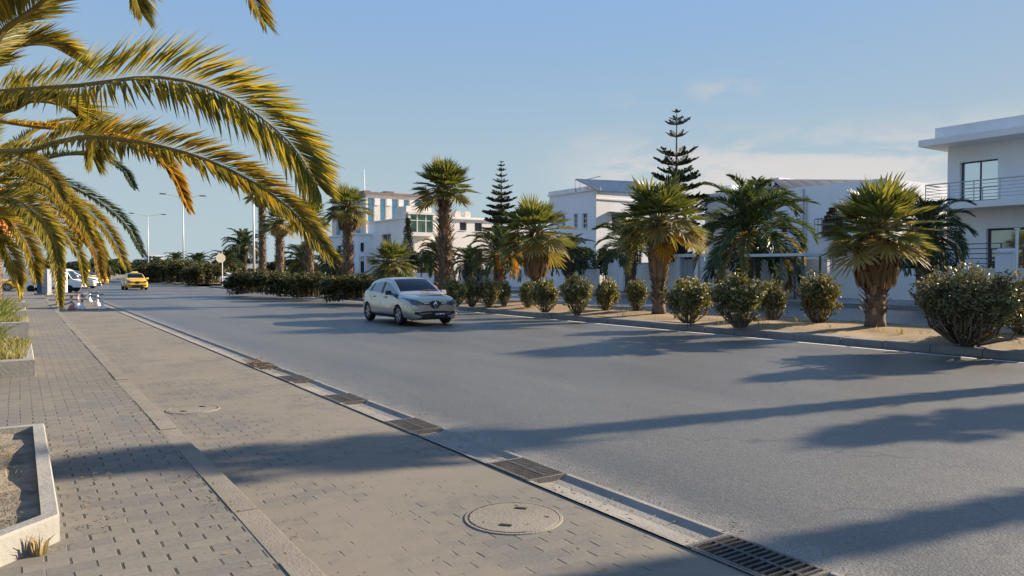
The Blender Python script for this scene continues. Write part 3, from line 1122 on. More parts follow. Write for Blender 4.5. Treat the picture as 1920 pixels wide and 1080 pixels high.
# ---- Norfolk pines: whorls of upswept boughs
def norfolk(name, px, X, top, tiers, label, z0, seed, trr):
    rnd = random.Random(seed)
    tp = PX(px, top, X)
    d = tp.dot(FH)
    t = thing(name, label, 'pine tree', (tp.x, tp.y, z0))
    h = tp.z - z0
    tk, fo = MB(), MB()
    tk.tube([(0, 0, 0), (0, 0, h * .5), (0, 0, h)], [trr, trr * .6, .025], 8)
    for (py, rpx, nb, lift) in tiers:
        z = H + (507 - py) / FPX * d - z0
        rr = rpx / FPX * d
        a0 = rnd.uniform(0, 6)
        for j in range(nb):
            a = a0 + 2 * PI * j / nb + rnd.uniform(-.25, .25)
            l = rr * rnd.uniform(.72, 1.05)
            hd = Vector((math.cos(a), math.sin(a), 0))
            sd = Vector((-hd.y, hd.x, 0))
            q = [Vector((0, 0, z)), Vector((0, 0, z)) + hd * l * .5 + Vector((0, 0, lift * l * .12)), Vector((0, 0, z)) + hd * l + Vector((0, 0, lift * l * .6))]
            tk.tube(q, [.05 * trr * 4, .03 * trr * 4, .02], 4, 0, False)
            ns = max(10, int(l / .085))
            for k_ in range(ns):
                u = .16 + .84 * k_ / ns
                c = q[0].lerp(q[1], u * 2) if u < .5 else q[1].lerp(q[2], u * 2 - 1)
                for s_ in (-1, 1):
                    bl = l * .36 * math.sin(PI * min(.97, u * .75 + .2)) * rnd.uniform(.6, 1.15)
                    e = c + sd * s_ * bl * .8 + hd * bl * .55 + Vector((0, 0, bl * rnd.uniform(.2, .75)))
                    wv = Vector((0, 0, 1)) * max(.06, .06 * l) * rnd.uniform(.8, 1.2)
                    m_ = c.lerp(e, .55)
                    kk = len(fo.v)
                    fo.v += [tuple(v_) for v_ in (c, m_ + wv, e, m_ - wv * .55)]
                    fo.f.append((kk, kk + 1, kk + 2, kk + 3))
                    w2 = hd * max(.045, .04 * l)
                    fo.v += [tuple(v_) for v_ in (c, m_ + w2, e, m_ - w2)]
                    fo.f.append((kk + 4, kk + 5, kk + 6, kk + 7))
                    fo.m += [0, 0]
    tk.build('trunk', M_wood, t, True)
    fo.build('crown', L_pine, t)
    return t


norfolk('norfolk_pine', 1269, 43, 204, [(212, 10, 5, .6), (226, 18, 6, .5), (235, 27, 7, .6), (258, 26, 6, .8), (294, 38, 6, .7), (311, 46, 6, .6), (328, 42, 6, .6), (343, 50, 6, .5), (359, 55, 6, .4), (380, 60, 7, .25), (402, 54, 6, .2), (425, 50, 6, .1)],
        'tall dark norfolk pine with uneven tiers rising between the two white villas', ZW, 5, .22)
norfolk('norfolk_pine', 940, 44, 302, [(305, 5, 5, .5), (312, 9, 6, .5), (321, 12, 6, .6), (332, 14, 6, .6), (343, 18, 7, .6), (355, 22, 7, .6), (367, 26, 8, .5), (380, 31, 8, .5), (393, 36, 8, .45), (406, 40, 9, .4), (420, 42, 9, .4), (436, 42, 9, .3)],
        'slim evenly tiered norfolk pine before the right end of the cream villa', ZW, 8, .2)
# slim cypress at the cream villa corner
def cypress(px, X, top, base, label):
    rnd = random.Random(4)
    tp, bt = PX(px, top, X), PX(px, base, X)
    h = tp.z - ZW
    t = thing('cypress', label, 'tree', (tp.x, tp.y, ZW))
    tk, fo = MB(), MB()
    tk.tube([(0, 0, 0), (0, 0, h)], [.12, .03], 6)
    for i in range(2600):
        u = rnd.random()
        z = h * (.3 + .7 * u)
        lump = .75 + .5 * noise.noise(Vector((0, 0, z * 2.2)))
        rr = (.25 + .95 * (1 - u) ** .8) * lump * rnd.random() ** .5
        a = rnd.uniform(0, 2 * PI)
        p = Vector((math.cos(a) * rr, math.sin(a) * rr, z))
        dd = Vector((math.cos(a), math.sin(a), .7)).normalized() * .2
        s_ = Vector((-math.sin(a), math.cos(a), 0)) * .07
        k = len(fo.v)
        fo.v += [tuple(p), tuple(p + dd * .5 + s_), tuple(p + dd), tuple(p + dd * .5 - s_)]
        fo.f.append((k, k + 1, k + 2, k + 3))
        fo.m.append(0)
    tk.build('trunk', M_wood, t)
    fo.build('crown', L_pine, t)


cypress(765, 37.5, 410, 490, 'thin dark cypress at the left corner of the cream villa')

# ---- date palms of the near footpath, growing from the planters
def near_palm(x, y, h, r_, label, fronds, rand, seed, leaf=.5, fruit=True, tr=.2, nl=280):
    rnd = random.Random(seed)
    t = thing('date_palm', label, 'palm tree', (x, y, ZP + .1), 0, 'date palms in the footpath planters')
    inv = Vector((x, y, ZP + .1))
    hh = h - ZP - .1
    tk, bo = boots_trunk(seed, hh, tr, tr * 1.1, .1, step=.12, blen=.17)
    tob = tk.build('trunk', M_bark, t, True)
    bo.build('leaf_bases', M_boot, tob)
    C = Vector((x, y, h))
    for (pts, mat, rr, roll, ls) in fronds:
        b = MB()
        frond(b, [C - inv] + [P(*p) - inv for p in pts], Vector((0, 0, 1)), leaf * ls, nl, .0102, rnd, 0, 1, rr, .42, .16, .16, 60, 24, roll)
        b.build('frond', [mat, M_rach], t)
    for (a, e, l, bend) in rand:
        h_ = Vector((math.sin(R(a)), math.cos(R(a)), 0))
        p = C - inv + h_ * .1
        ee = R(e)
        pts = []
        for s_ in range(7):
            pts.append(p.copy())
            p = p + (h_ * math.cos(ee) + Vector((0, 0, math.sin(ee)))) * (l / 6)
            ee -= R(bend) * (.5 + .25 * s_)
        b = MB()
        frond(b, pts, Vector((0, 0, 1)) if e < 75 else -h_, leaf * .9, int(nl * .5), .0125, rnd, 0, 1, .024, .45, .2, .16)
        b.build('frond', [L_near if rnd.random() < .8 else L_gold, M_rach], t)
    if fruit:
        b = MB()
        for k in range(3):
            o = P([4, 16, 2][k], [365, 400, 425][k], 11.0 + .15 * k) - inv
            for i in range(90):
                q = o + Vector((rnd.gauss(0, .09), rnd.gauss(0, .09), -abs(rnd.gauss(0, .16)) + .1))
                b.tube([q + Vector((0, 0, .02)), q, q - Vector((0, 0, .02))], [.006, .013, .006], 5)
        kind(b.build('fruit_cluster', M_date, t), 'stuff')
    return t


nearF = [
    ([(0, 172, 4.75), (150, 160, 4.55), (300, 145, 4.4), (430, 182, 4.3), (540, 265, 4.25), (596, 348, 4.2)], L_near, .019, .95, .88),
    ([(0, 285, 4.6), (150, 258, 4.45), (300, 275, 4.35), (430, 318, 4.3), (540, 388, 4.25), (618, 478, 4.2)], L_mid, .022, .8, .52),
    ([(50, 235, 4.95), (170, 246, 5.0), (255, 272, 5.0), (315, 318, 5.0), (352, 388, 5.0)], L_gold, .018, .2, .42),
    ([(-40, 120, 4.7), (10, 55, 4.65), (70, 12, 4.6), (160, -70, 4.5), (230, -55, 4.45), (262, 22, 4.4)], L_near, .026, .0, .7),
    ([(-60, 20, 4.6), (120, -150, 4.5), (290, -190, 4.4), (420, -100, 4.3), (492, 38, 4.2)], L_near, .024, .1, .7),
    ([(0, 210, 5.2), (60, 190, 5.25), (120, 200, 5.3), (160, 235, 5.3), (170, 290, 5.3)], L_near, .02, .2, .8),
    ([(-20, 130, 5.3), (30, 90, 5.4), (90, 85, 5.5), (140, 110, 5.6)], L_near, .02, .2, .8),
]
near_palm(-.6, 6.2, 2.75, .2, 'nearest date palm, two long fronds arching over the footpath at upper left', nearF,
          [(200, 50, 2.6, 9), (240, 40, 2.6, 9), (280, 50, 2.6, 10), (320, 45, 2.6, 9), (0, 60, 2.4, 9), (300, 10, 2.4, 9), (260, 75, 2.6, 9), (120, 78, 2.6, 8), (350, 20, 2.3, 9), (30, 82, 2.4, 8)], 3, .5)
nearG = [
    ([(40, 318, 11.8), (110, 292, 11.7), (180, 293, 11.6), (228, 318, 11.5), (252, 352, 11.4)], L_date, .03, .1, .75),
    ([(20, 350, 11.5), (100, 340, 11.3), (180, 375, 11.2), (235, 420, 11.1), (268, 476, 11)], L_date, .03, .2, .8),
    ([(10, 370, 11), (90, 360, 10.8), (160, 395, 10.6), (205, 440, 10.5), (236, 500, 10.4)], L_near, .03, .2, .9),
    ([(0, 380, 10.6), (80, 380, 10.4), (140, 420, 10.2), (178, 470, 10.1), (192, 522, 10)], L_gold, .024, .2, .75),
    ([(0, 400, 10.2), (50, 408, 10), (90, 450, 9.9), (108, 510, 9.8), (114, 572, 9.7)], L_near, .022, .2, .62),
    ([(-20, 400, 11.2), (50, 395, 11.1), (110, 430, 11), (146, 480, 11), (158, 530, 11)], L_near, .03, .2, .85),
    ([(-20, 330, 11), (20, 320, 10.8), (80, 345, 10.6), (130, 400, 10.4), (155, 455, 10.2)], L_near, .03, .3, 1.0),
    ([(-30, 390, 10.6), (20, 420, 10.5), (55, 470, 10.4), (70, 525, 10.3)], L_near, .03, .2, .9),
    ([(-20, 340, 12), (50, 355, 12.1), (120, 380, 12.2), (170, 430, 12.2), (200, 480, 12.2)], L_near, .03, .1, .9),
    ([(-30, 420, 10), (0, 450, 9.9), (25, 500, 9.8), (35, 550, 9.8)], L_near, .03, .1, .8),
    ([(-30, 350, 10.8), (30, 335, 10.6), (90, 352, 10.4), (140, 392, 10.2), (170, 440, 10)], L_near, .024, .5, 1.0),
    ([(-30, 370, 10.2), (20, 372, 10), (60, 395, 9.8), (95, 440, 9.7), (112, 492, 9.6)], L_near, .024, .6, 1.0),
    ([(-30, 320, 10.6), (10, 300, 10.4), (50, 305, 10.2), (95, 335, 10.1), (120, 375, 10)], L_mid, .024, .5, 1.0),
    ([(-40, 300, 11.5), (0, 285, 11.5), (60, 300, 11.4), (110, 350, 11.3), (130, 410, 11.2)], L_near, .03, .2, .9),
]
near_palm(-.6, 14.5, 2.85, .22, 'second date palm, orange fruit at its crown, fronds drooping over the footpath', nearG,
          [(220, 45, 2.6, 9), (270, 30, 2.6, 9), (310, 50, 2.6, 10), (0, 40, 2.4, 9), (60, 60, 2.4, 9), (150, 70, 2.2, 9)], 7, .36)
for i, (y, lb) in enumerate([(22.5, 'third date palm along the footpath, behind the fruiting one'), (30.5, 'fourth date palm along the footpath, beyond the low planters'), (38.5, 'farthest date palm along the footpath, left of the blue pillar')]):
    near_palm(-.8, y, 2.9, .24, lb, [], [(a, e, 2.7, 9.5) for a, e in zip(range(10, 370, 22), [40, 15, 60, 5, 35, 70, 20, 50, -5, 30, 62, 12, 45, 25, 55, 0, 38])], 20 + i, .5, False, nl=60)
# ================================================================== BUILDINGS
M_wall = plain('white render', (.80, .82, .845), .85, .05, .5, .12, 25, streak=.24)
M_wallb = plain('white painted parapet', (.80, .795, .785), .8, .06, .6, .1, 25, streak=.15)
M_cream = plain('cream render', (.82, .78, .735), .85, .06, .5, .12, 25, streak=.12)
M_beige = plain('beige stone cladding', (.72, .65, .57), .75, .12, 2, .1, 20)
M_gwall = plain('garden wall render', (.76, .75, .735), .88, .09, .7, .15, 20, streak=.22)
M_frame = plain('dark window frame', (.06, .06, .065), .5, .1)
M_wframe = plain('white window frame', (.75, .75, .74), .5, .05)
M_glass = glassmat('window glass', (.012, .018, .022), .03, .8)
M_mirror = plain('mirror window glass', (.72, .78, .82), .02, .02, 1, 0, 0, .85)
M_blueg = plain('blue curtain glass', (.20, .42, .58), .12, .12, 1.2, 0, 0, .3)
M_shut = plain('dark shutter', (.055, .055, .06), .6, .15, 9)
M_brown = plain('brown lattice', (.10, .065, .05), .7, .2, 8)
M_steel = plain('steel rail', (.42, .43, .44), .4, .1, 3, 0, 0, .7)
M_panel = plain('grey canopy panel', (.42, .40, .385), .8, .15, 1.2, 0, 0, 0)
M_gate = plain('grey metal gate', (.40, .40, .41), .6, .1, 2)
M_pole = plain('galvanised pole', (.55, .55, .54), .5, .08, 2, 0, 0, .3)
M_dgrey = plain('dark grey paint', (.10, .105, .11), .5, .12)


def bp(b, name, mats, root, smooth=False):
    l = root.location
    b.v = [(p[0] - l.x, p[1] - l.y, p[2] - l.z) for p in b.v]
    return b.build(name, mats, root, smooth)


def facade(b, o, u, w, z0, z1, holes, nrm, depth=.18, mi=0):
    """wall rectangle from o along u, with recessed openings (a0,a1,z0,z1)"""
    o, u, nrm = Vector(o), Vector(u).normalized(), Vector(nrm).normalized()
    us = sorted(set([0, w] + [h[0] for h in holes] + [h[1] for h in holes]))
    zs = sorted(set([z0, z1] + [h[2] for h in holes] + [h[3] for h in holes]))
    pt = lambda a, z, dd=0.0: tuple(o + u * a - nrm * dd + Vector((0, 0, z - o.z)))
    for i in range(len(us) - 1):
        for j in range(len(zs) - 1):
            ca, cz = (us[i] + us[i + 1]) / 2, (zs[j] + zs[j + 1]) / 2
            if any(h[0] < ca < h[1] and h[2] < cz < h[3] for h in holes):
                continue
            b.face([pt(us[i], zs[j]), pt(us[i + 1], zs[j]), pt(us[i + 1], zs[j + 1]), pt(us[i], zs[j + 1])], mi)
    for (a0, a1, za, zb) in holes:
        b.face([pt(a0, za), pt(a0, zb), pt(a0, zb, depth), pt(a0, za, depth)], mi)
        b.face([pt(a1, zb), pt(a1, za), pt(a1, za, depth), pt(a1, zb, depth)], mi)
        b.face([pt(a0, zb), pt(a1, zb), pt(a1, zb, depth), pt(a0, zb, depth)], mi)
        b.face([pt(a1, za), pt(a0, za), pt(a0, za, depth), pt(a1, za, depth)], mi)
    return pt


def window(root, pt, hole, mull=1, hbars=0, fm=None, gm=None, depth=.18, sill=True, fw=.07, bars=0):
    a0, a1, za, zb = hole
    b = MB()
    D = depth

    def rect(x0, x1, y0, y1, d0, d1):
        q = [Vector(pt(x0, y0, d0)), Vector(pt(x1, y0, d0)), Vector(pt(x1, y1, d0)), Vector(pt(x0, y1, d0))]
        r = [Vector(pt(x0, y0, d1)), Vector(pt(x1, y0, d1)), Vector(pt(x1, y1, d1)), Vector(pt(x0, y1, d1))]
        b.face(q)
        b.face(r[::-1])
        for i in range(4):
            b.face([q[i], r[i], r[(i + 1) % 4], q[(i + 1) % 4]])
    rect(a0 + .004, a1 - .004, za + .004, za + fw, D - .08, D - .01)
    rect(a0 + .004, a1 - .004, zb - fw, zb - .004, D - .08, D - .01)
    rect(a0 + .004, a0 + fw, za + fw, zb - fw, D - .08, D - .01)
    rect(a1 - fw, a1 - .004, za + fw, zb - fw, D - .08, D - .01)
    for i in range(1, mull + 1):
        c = a0 + (a1 - a0) * i / (mull + 1)
        rect(c - fw * .45, c + fw * .45, za + fw, zb - fw, D - .075, D - .012)
    for i in range(1, hbars + 1):
        c = za + (zb - za) * i / (hbars + 1)
        rect(a0 + fw, a1 - fw, c - .025, c + .025, D - .07, D - .014)
    for i in range(bars):
        c = a0 + (a1 - a0) * (i + .5) / bars
        rect(c - .018, c + .018, za + .02, zb - .02, .03, .06)
    f = bp(b, 'window', fm or M_frame, root)
    g_ = MB()
    g_.face([pt(a0, za, D - .03), pt(a1, za, D - .03), pt(a1, zb, D - .03), pt(a0, zb, D - .03)])
    l = root.location
    g_.v = [(p[0] - l.x, p[1] - l.y, p[2] - l.z) for p in g_.v]
    g_.build('pane', gm or M_glass, f)
    if sill:
        s = MB()
        q = [pt(a0 - .06, za - .05, -.08), pt(a1 + .06, za - .05, -.08), pt(a1 + .06, za - .05, -.003), pt(a0 - .06, za - .05, -.003)]
        z_ = za - .05
        r = [(p[0], p[1], za + .004) for p in q]
        s.face(q[::-1])
        s.face(r)
        for i in range(4):
            s.face([q[i], q[(i + 1) % 4], r[(i + 1) % 4], r[i]])
        s.v = [(p[0] - l.x, p[1] - l.y, p[2] - l.z) for p in s.v]
        s.build('sill', M_wallb, f)
    return f


def zat(py, d):
    return H + (507 - py) / FPX * d


# ---- right house: white two-storey modern villa with cantilevered roof
hr = thing('modern_house', 'white flat-roofed house with overhanging roof slab and tall mirror windows, cut by the right edge', 'house', (40, 14, ZW))
c0 = PX(1777, 300, 40)
dC = c0.dot(FH)
Yc = c0.y


def yof(px, X):
    return PX(px, 500, X).y


zroof = zat(278, dC)
zfl = zat(388, dC)
zft = zat(378, dC)
b = MB()
A = lambda px: Yc - yof(px, 40)      # distance along facade from the corner (towards -Y)
d1 = PX(1832, 340, 40).dot(FH)
up_hole = (A(1797), A(1868), zat(377, d1), zat(302, d1))
lo_hole = (A(1848), A(1848) + 3.4, ZW + .25, zat(428, PX(1870, 430, 40).dot(FH)))
pt = facade(b, (40, Yc, ZW), (0, -1, 0), Yc - 4, ZW, zroof, [up_hole, lo_hole, (A(1868) + 2.2, A(1868) + 4.2, up_hole[2], up_hole[3])], (-1, 0, 0), .3)
b.face([(40, Yc, ZW), (54, Yc, ZW), (54, Yc, zroof), (40, Yc, zroof)])
b.face([(54, Yc, ZW), (54, 4, ZW), (54, 4, zroof), (54, Yc, zroof)])
b.face([(54, 4, ZW), (40, 4, ZW), (40, 4, zroof), (54, 4, zroof)])
bp(b, 'wall', M_wall, hr)
window(hr, pt, up_hole, 1, 0, M_frame, M_mirror, .3, True, .06)
window(hr, pt, (A(1868) + 2.2, A(1868) + 4.2, up_hole[2], up_hole[3]), 1, 0, M_frame, M_mirror, .3, True, .06)
window(hr, pt, lo_hole, 1, 0, M_frame, plain('dim mirror glass', (.30, .33, .31), .03, .1, 1, 0, 0, .8), .3, False, .10)
b = MB()
zr2 = zat(266, dC)
b.bx(38.55, 54.5, 3.5, Yc + .75, zroof, zr2)
b.bx(39.3, 54.1, 3.9, Yc + .30, zr2, zat(243, dC))
bp(b, 'roof', M_wallb, hr)
b = MB()
b.bx(38.5, 39.995, 4.2, Yc + .4, zfl - .25, zfl + .06)
bal = bp(b, 'balcony', M_wallb, hr)
b = MB()
yy = Yc + .35
while yy > 4:
    b.bar((38.56, yy, zfl + .06), (38.56, yy, zfl + 1.05), .035)
    yy -= 1.15
for k in range(6):
    zz = zfl + .22 + .165 * k
    b.tube([(38.56, 4.2, zz), (38.56, Yc + .36, zz)], .03 if k == 5 else .014, 6)
    b.tube([(38.56, Yc + .36, zz), (39.97, Yc + .36, zz)], .03 if k == 5 else .014, 6)
bp(b, 'railing', M_steel, hr)

# ---- middle white house with grey roof canopy and stepped lattice window
hm = thing('white_house', 'white house with stepped brown lattice window and sloping grey canopy on its flat roof', 'house', (41, 28, ZW))
XH = 41
Yl = PX(1449, 400, XH).y
Yr = PX(1662, 400, XH).y
dm = PX(1500, 400, XH).dot(FH)
zt = zat(352, dm)
b = MB()
ag = lambda px: Yl - PX(px, 400, XH).y
dg = PX(1560, 400, XH).dot(FH)
zg = lambda py: zat(py, dg)
steps = []
hw = (ag(1582) - ag(1541)) / 2
mid = (ag(1582) + ag(1541)) / 2
zb_, zt_ = zg(444), zg(389)
holes = []
for k, f in enumerate([1.0, .82, .62, .40]):
    za = zb_ + (zt_ - zb_) * (.46 + .135 * k if k else 0)
    ze = zb_ + (zt_ - zb_) * (.46 + .135 * (k + 1))
    holes.append((mid - hw * f, mid + hw * f, za, ze))
other = [(ag(1462), ag(1476), zg(432), zg(400)), (ag(1600), ag(1622), zg(440), zg(395))]
pt = facade(b, (XH, Yl, ZW), (0, -1, 0), Yl - Yr, ZW, zt, holes + other, (-1, 0, 0), .35)
b.bx(XH + .001, XH + .3, Yr, Yl, zt, zt + .02)
b.face([(XH, Yl, ZW), (XH + 11, Yl, ZW), (XH + 11, Yl, zt), (XH, Yl, zt)])
b.face([(XH + 11, Yr, ZW), (XH, Yr, ZW), (XH, Yr, zt), (XH + 11, Yr, zt)])
b.face([(XH, Yl, zt - .25), (XH + 11, Yl, zt - .25), (XH + 11, Yr, zt - .25), (XH, Yr, zt - .25)])
b.face([(XH + 11, Yl, ZW), (XH + 11, Yr, ZW), (XH + 11, Yr, zt), (XH + 11, Yl, zt)])
bp(b, 'wall', M_wall, hm)
for h_ in other:
    window(hm, pt, h_, 0, 0, M_frame, M_shut, .35, True, .06)
# lattice box standing proud of the stepped opening
b = MB()
for k, h_ in enumerate(holes):
    n_ = max(3, int((h_[1] - h_[0]) / .13))
    for i in range(n_ + 1):
        aa = h_[0] + (h_[1] - h_[0]) * i / n_
        p = Vector(pt(aa, 0, .10))
        b.bar((p.x, p.y, h_[2]), (p.x, p.y, h_[3]), .05)
    nz = 4 if k == 0 else 1
    for i in range(nz + 1):
        z_ = h_[2] + (h_[3] - h_[2]) * i / nz
        b.bar(pt(h_[0], z_, .08), pt(h_[1], z_, .08), .05)
    p0, p1 = pt(h_[0], h_[2], .2), pt(h_[1], h_[2], .2)
    b.face([p0, p1, (p1[0], p1[1], h_[3]), (p0[0], p0[1], h_[3])])
bp(b, 'lattice_window', M_brown, hm)
b = MB()
zc0, zc1 = zg(446), zg(410)
for i in range(9):
    aa = mid - hw * 1.28 + hw * 2.56 * i / 8
    b.bar(pt(aa, zc0, -.42), pt(aa, zc1, -.42), .02)
for z_ in (zc0, zc1):
    b.bar(pt(mid - hw * 1.28, z_, -.42), pt(mid + hw * 1.28, z_, -.42), .05)
    for s_ in (-1, 1):
        b.bar(pt(mid + s_ * hw * 1.28, z_, -.42), pt(mid + s_ * hw * 1.28, z_, .0), .04)
bp(b, 'window_grille', M_dgrey, hm)
b = MB()
p = Vector(pt(ag(1507), 0, -.06))
b.tube([(p.x, p.y, ZW), (p.x, p.y, zt - .1)], .05, 8)
p = Vector(pt(ag(1513), 0, -.06))
b.tube([(p.x, p.y, ZW), (p.x, p.y, zt - .5)], .03, 8)
bp(b, 'drain_pipe', M_steel, hm)
# sloping canopy
b = MB()
q = [P(1447, 336, 51), P(1640, 337, 47), P(1652, 353, 44), P(1470, 354, 48)]
npan = 7
for i in range(npan):
    f0, f1 = i / npan, (i + .97) / npan
    t0, t1, u1, u0 = q[0].lerp(q[1], f0), q[0].lerp(q[1], f1), q[3].lerp(q[2], f1), q[3].lerp(q[2], f0)
    dn = Vector((0, 0, -.06))
    b.face([t0, t1, u1, u0])
    b.face([t0 + dn, u0 + dn, u1 + dn, t1 + dn])
    for a_, c_ in ((t0, t1), (t1, u1), (u1, u0), (u0, t0)):
        b.face([a_, a_ + dn, c_ + dn, c_])
for v_ in (q[0], q[0].lerp(q[1], .5), q[1], q[0].lerp(q[3], .55), q[1].lerp(q[2], .55)):
    b.bar((v_.x, v_.y, zt - .25), (v_.x, v_.y, v_.z - .08), .07, None, 1)
bp(b, 'roof_canopy', [plain('blue grey panel', (.13, .135, .15), .85, .15, 1.2), M_dgrey], hm)
# left wing
b = MB()
Y2l, Y2r = PX(1322, 400, 46).y, Yl - .02
zw2 = zat(366, PX(1390, 400, 46).dot(FH))
wh = [(2.0, 3.0, 3.4, 4.6), (6.5, 7.5, 3.4, 4.6)]
pt2 = facade(b, (46, Y2l, ZW), (0, -1, 0), Y2l - Y2r, ZW, zw2, wh, (-1, 0, 0), .2)
b.face([(46, Y2l, ZW), (55, Y2l, ZW), (55, Y2l, zw2), (46, Y2l, zw2)])
b.face([(46, Y2l, zw2), (55, Y2l, zw2), (55, Y2r, zw2), (46, Y2r, zw2)])
b.bx(46.0, 46.25, Y2r + .01, Y2l - .01, zw2 + .003, zw2 + .35)
b.bx(47.5, 49, PX(1350, 360, 47.5).y - 1.2, PX(1350, 360, 47.5).y, zw2 + .003, zat(353, 62))
bp(b, 'side_wing', M_wall, hm)
for h_ in wh:
    window(hm, pt2, h_, 1, 0, M_frame, M_glass, .2, True, .05)
b = MB()
for q in range(3):
    y_ = PX(1425 + q * 12, 352, 45).y
    b.bx(45.2, 47.5, y_ - .9, y_, zw2 + .36, zw2 + .36 + [.25, .5, .35][q])
bp(b, 'roof_hut', M_wallb, hm)

# ---- white villa with corner at px 1118
hv = thing('white_villa', 'white villa with shuttered windows and raised grey roof panel, left of tall norfolk pine', 'house', (40, 47.8, ZW))
cv = PX(1118, 400, 40)
Yv, dv = cv.y, cv.dot(FH)
zv = zat(357, dv)
Yv2 = PX(1030, 400, 40).y
b = MB()
av = lambda px: PX(px, 410, 40).y - Yv
zz = lambda py, px: zat(py, PX(px, 410, 40).dot(FH))
holes = [(av(1101), av(1091.5), zz(428, 1096), zz(400, 1096)), (av(1083), av(1075.5), zz(428, 1079), zz(401, 1079)), (av(1060), av(1053), zz(424, 1056), zz(404, 1056)),
         (av(1100), av(1090), ZW + 1.0, ZW + 2.4), (av(1075), av(1062), ZW + 1.0, ZW + 2.4)]
ptv = facade(b, (40, Yv, ZW), (0, 1, 0), Yv2 - Yv, ZW, zv, holes, (-1, 0, 0), .2)
ax_ = lambda px: PY(px, 410, Yv).x - 40
dx_ = PY(1160, 410, Yv).dot(FH)
h2 = [(ax_(1147), ax_(1172), zat(428, dx_), zat(402, dx_)), (ax_(1147), ax_(1180), ZW + .9, ZW + 2.3)]
ptx = facade(b, (40, Yv, ZW), (1, 0, 0), 9, ZW, zv, h2, (0, -1, 0), .25)
b.face([(40, Yv, zv), (49, Yv, zv), (49, Yv2, zv), (40, Yv2, zv)])
b.face([(49, Yv, ZW), (49, Yv2, ZW), (49, Yv2, zv), (49, Yv, zv)])
b.face([(40, Yv2, ZW), (49, Yv2, ZW), (49, Yv2, zv), (40, Yv2, zv)])
bp(b, 'wall', M_wall, hv)
b = MB()
b.bx(39.85, 49.1, Yv - .15, Yv2 + .1, zv + .003, zv + .14)
b.bx(39.9, 40.1, Yv - .1, Yv2, zv + .14, zv + .42)
b.bx(40.1, 49, Yv - .1, Yv + .1, zv + .14, zv + .42)
b.bx(39.93, 49.07, Yv - .07, Yv + .0 - .003, zv - .75, zv - .62)
bp(b, 'roof', M_wallb, hv)
for h_ in holes:
    window(hv, ptv, h_, 1, 2, M_wframe if h_[2] > 3 else M_frame, M_shut, .2, True, .05)
for h_ in h2:
    window(hv, ptx, h_, 1, 0, M_frame, M_shut, .25, True, .06, bars=9)
b = MB()
p = [ptx(h2[0][0] - .35, h2[0][3] + .05, -.75), ptx(h2[0][1] + .2, h2[0][3] + .05, -.75), ptx(h2[0][1] + .2, h2[0][3] + .12, 0), ptx(h2[0][0] - .35, h2[0][3] + .12, 0)]
b.face(p)
b.face([(q[0], q[1], q[2] + .07) for q in p][::-1])
for i in range(4):
    b.face([p[i], p[(i + 1) % 4], (p[(i + 1) % 4][0], p[(i + 1) % 4][1], p[(i + 1) % 4][2] + .07), (p[i][0], p[i][1], p[i][2] + .07)])
bp(b, 'window_awning', M_dgrey, hv)
# raised panel roof
b = MB()
pa = PX(1079, 335, 41)
q = [P(1079, 335, 64), P(1196, 340, 60), P(1200, 361, 58), P(1126, 357, 60)]
b.face(q)
b.face([v_ + Vector((0, 0, -.12)) for v_ in q][::-1])
for i in range(4):
    b.face([q[i], q[i] + Vector((0, 0, -.12)), q[(i + 1) % 4] + Vector((0, 0, -.12)), q[(i + 1) % 4]])
bp(b, 'roof_panel', M_panel, hv)
b = MB()
for v_ in q + [(q[0] + q[1]) / 2, (q[0] + q[3]) / 2]:
    b.bar((v_.x, v_.y, zv + .05), (v_.x, v_.y, v_.z - .1), .07)
for f in (.2, .5, .8):
    m_ = q[0].lerp(q[3], f)
    b.bar((m_.x, m_.y, zv + .14), (m_.x, m_.y, m_.z - .12), .05)
    b.bar((m_.x, m_.y, zv + .9), (q[3].x, q[3].y, zv + .9), .04)
bp(b, 'panel_posts', M_steel, hv)

# ---- cream villa with a bay window
hc = thing('cream_villa', 'cream villa with projecting glazed bay and small square windows behind the tall shaggy palm', 'house', (40, 82, ZW))
cc = PX(775, 420, 40)
Yq, dq = cc.y, cc.dot(FH)
zq = zat(408, dq)
b = MB()
axc = lambda px: PY(px, 440, Yq).x - 40
dd = lambda px: PY(px, 440, Yq).dot(FH)
hsq = [(axc(862), axc(875), zat(432, dd(868)), zat(417, dd(868))), (axc(890), axc(904), zat(434, dd(897)), zat(418, dd(897))), (axc(925), axc(938), zat(435, dd(930)), zat(419, dd(930))),
       (axc(832), axc(842), zat(488, dd(836)), zat(462, dd(836))), (axc(890), axc(905), zat(494, dd(897)), zat(470, dd(897)))]
ptc = facade(b, (40, Yq, ZW), (1, 0, 0), 17, ZW, zq, hsq, (0, -1, 0), .25)
hs2 = [(1.5, 4.5, 1.2, 3.0), (6.5, 9.5, 1.2, 3.0), (6.5, 9.5, 4.6, 6.4)]
pty = facade(b, (40, Yq, ZW), (0, 1, 0), 14, ZW, zq, hs2, (-1, 0, 0), .25)
b.face([(40, Yq, zq), (57, Yq, zq), (57, Yq + 14, zq), (40, Yq + 14, zq)])
b.face([(57, Yq, ZW), (57, Yq + 14, ZW), (57, Yq + 14, zq), (57, Yq, zq)])
b.face([(40, Yq + 14, ZW), (57, Yq + 14, ZW), (57, Yq + 14, zq), (40, Yq + 14, zq)])
bp(b, 'wall', M_cream, hc)
b = MB()
b.bx(39.8, 57.2, Yq - .2, Yq + 14.2, zq + .003, zq + .18)
b.bx(39.9, 57.1, Yq - .1, Yq + .1, zq + .18, zq + .3)
bp(b, 'roof', M_cream, hc)
for h_ in hsq:
    window(hc, ptc, h_, 0, 1, M_frame, M_shut, .25, True, .06)
for h_ in hs2:
    window(hc, pty, h_, 1, 0, M_wframe, M_glass, .25, True, .06)
b = MB()
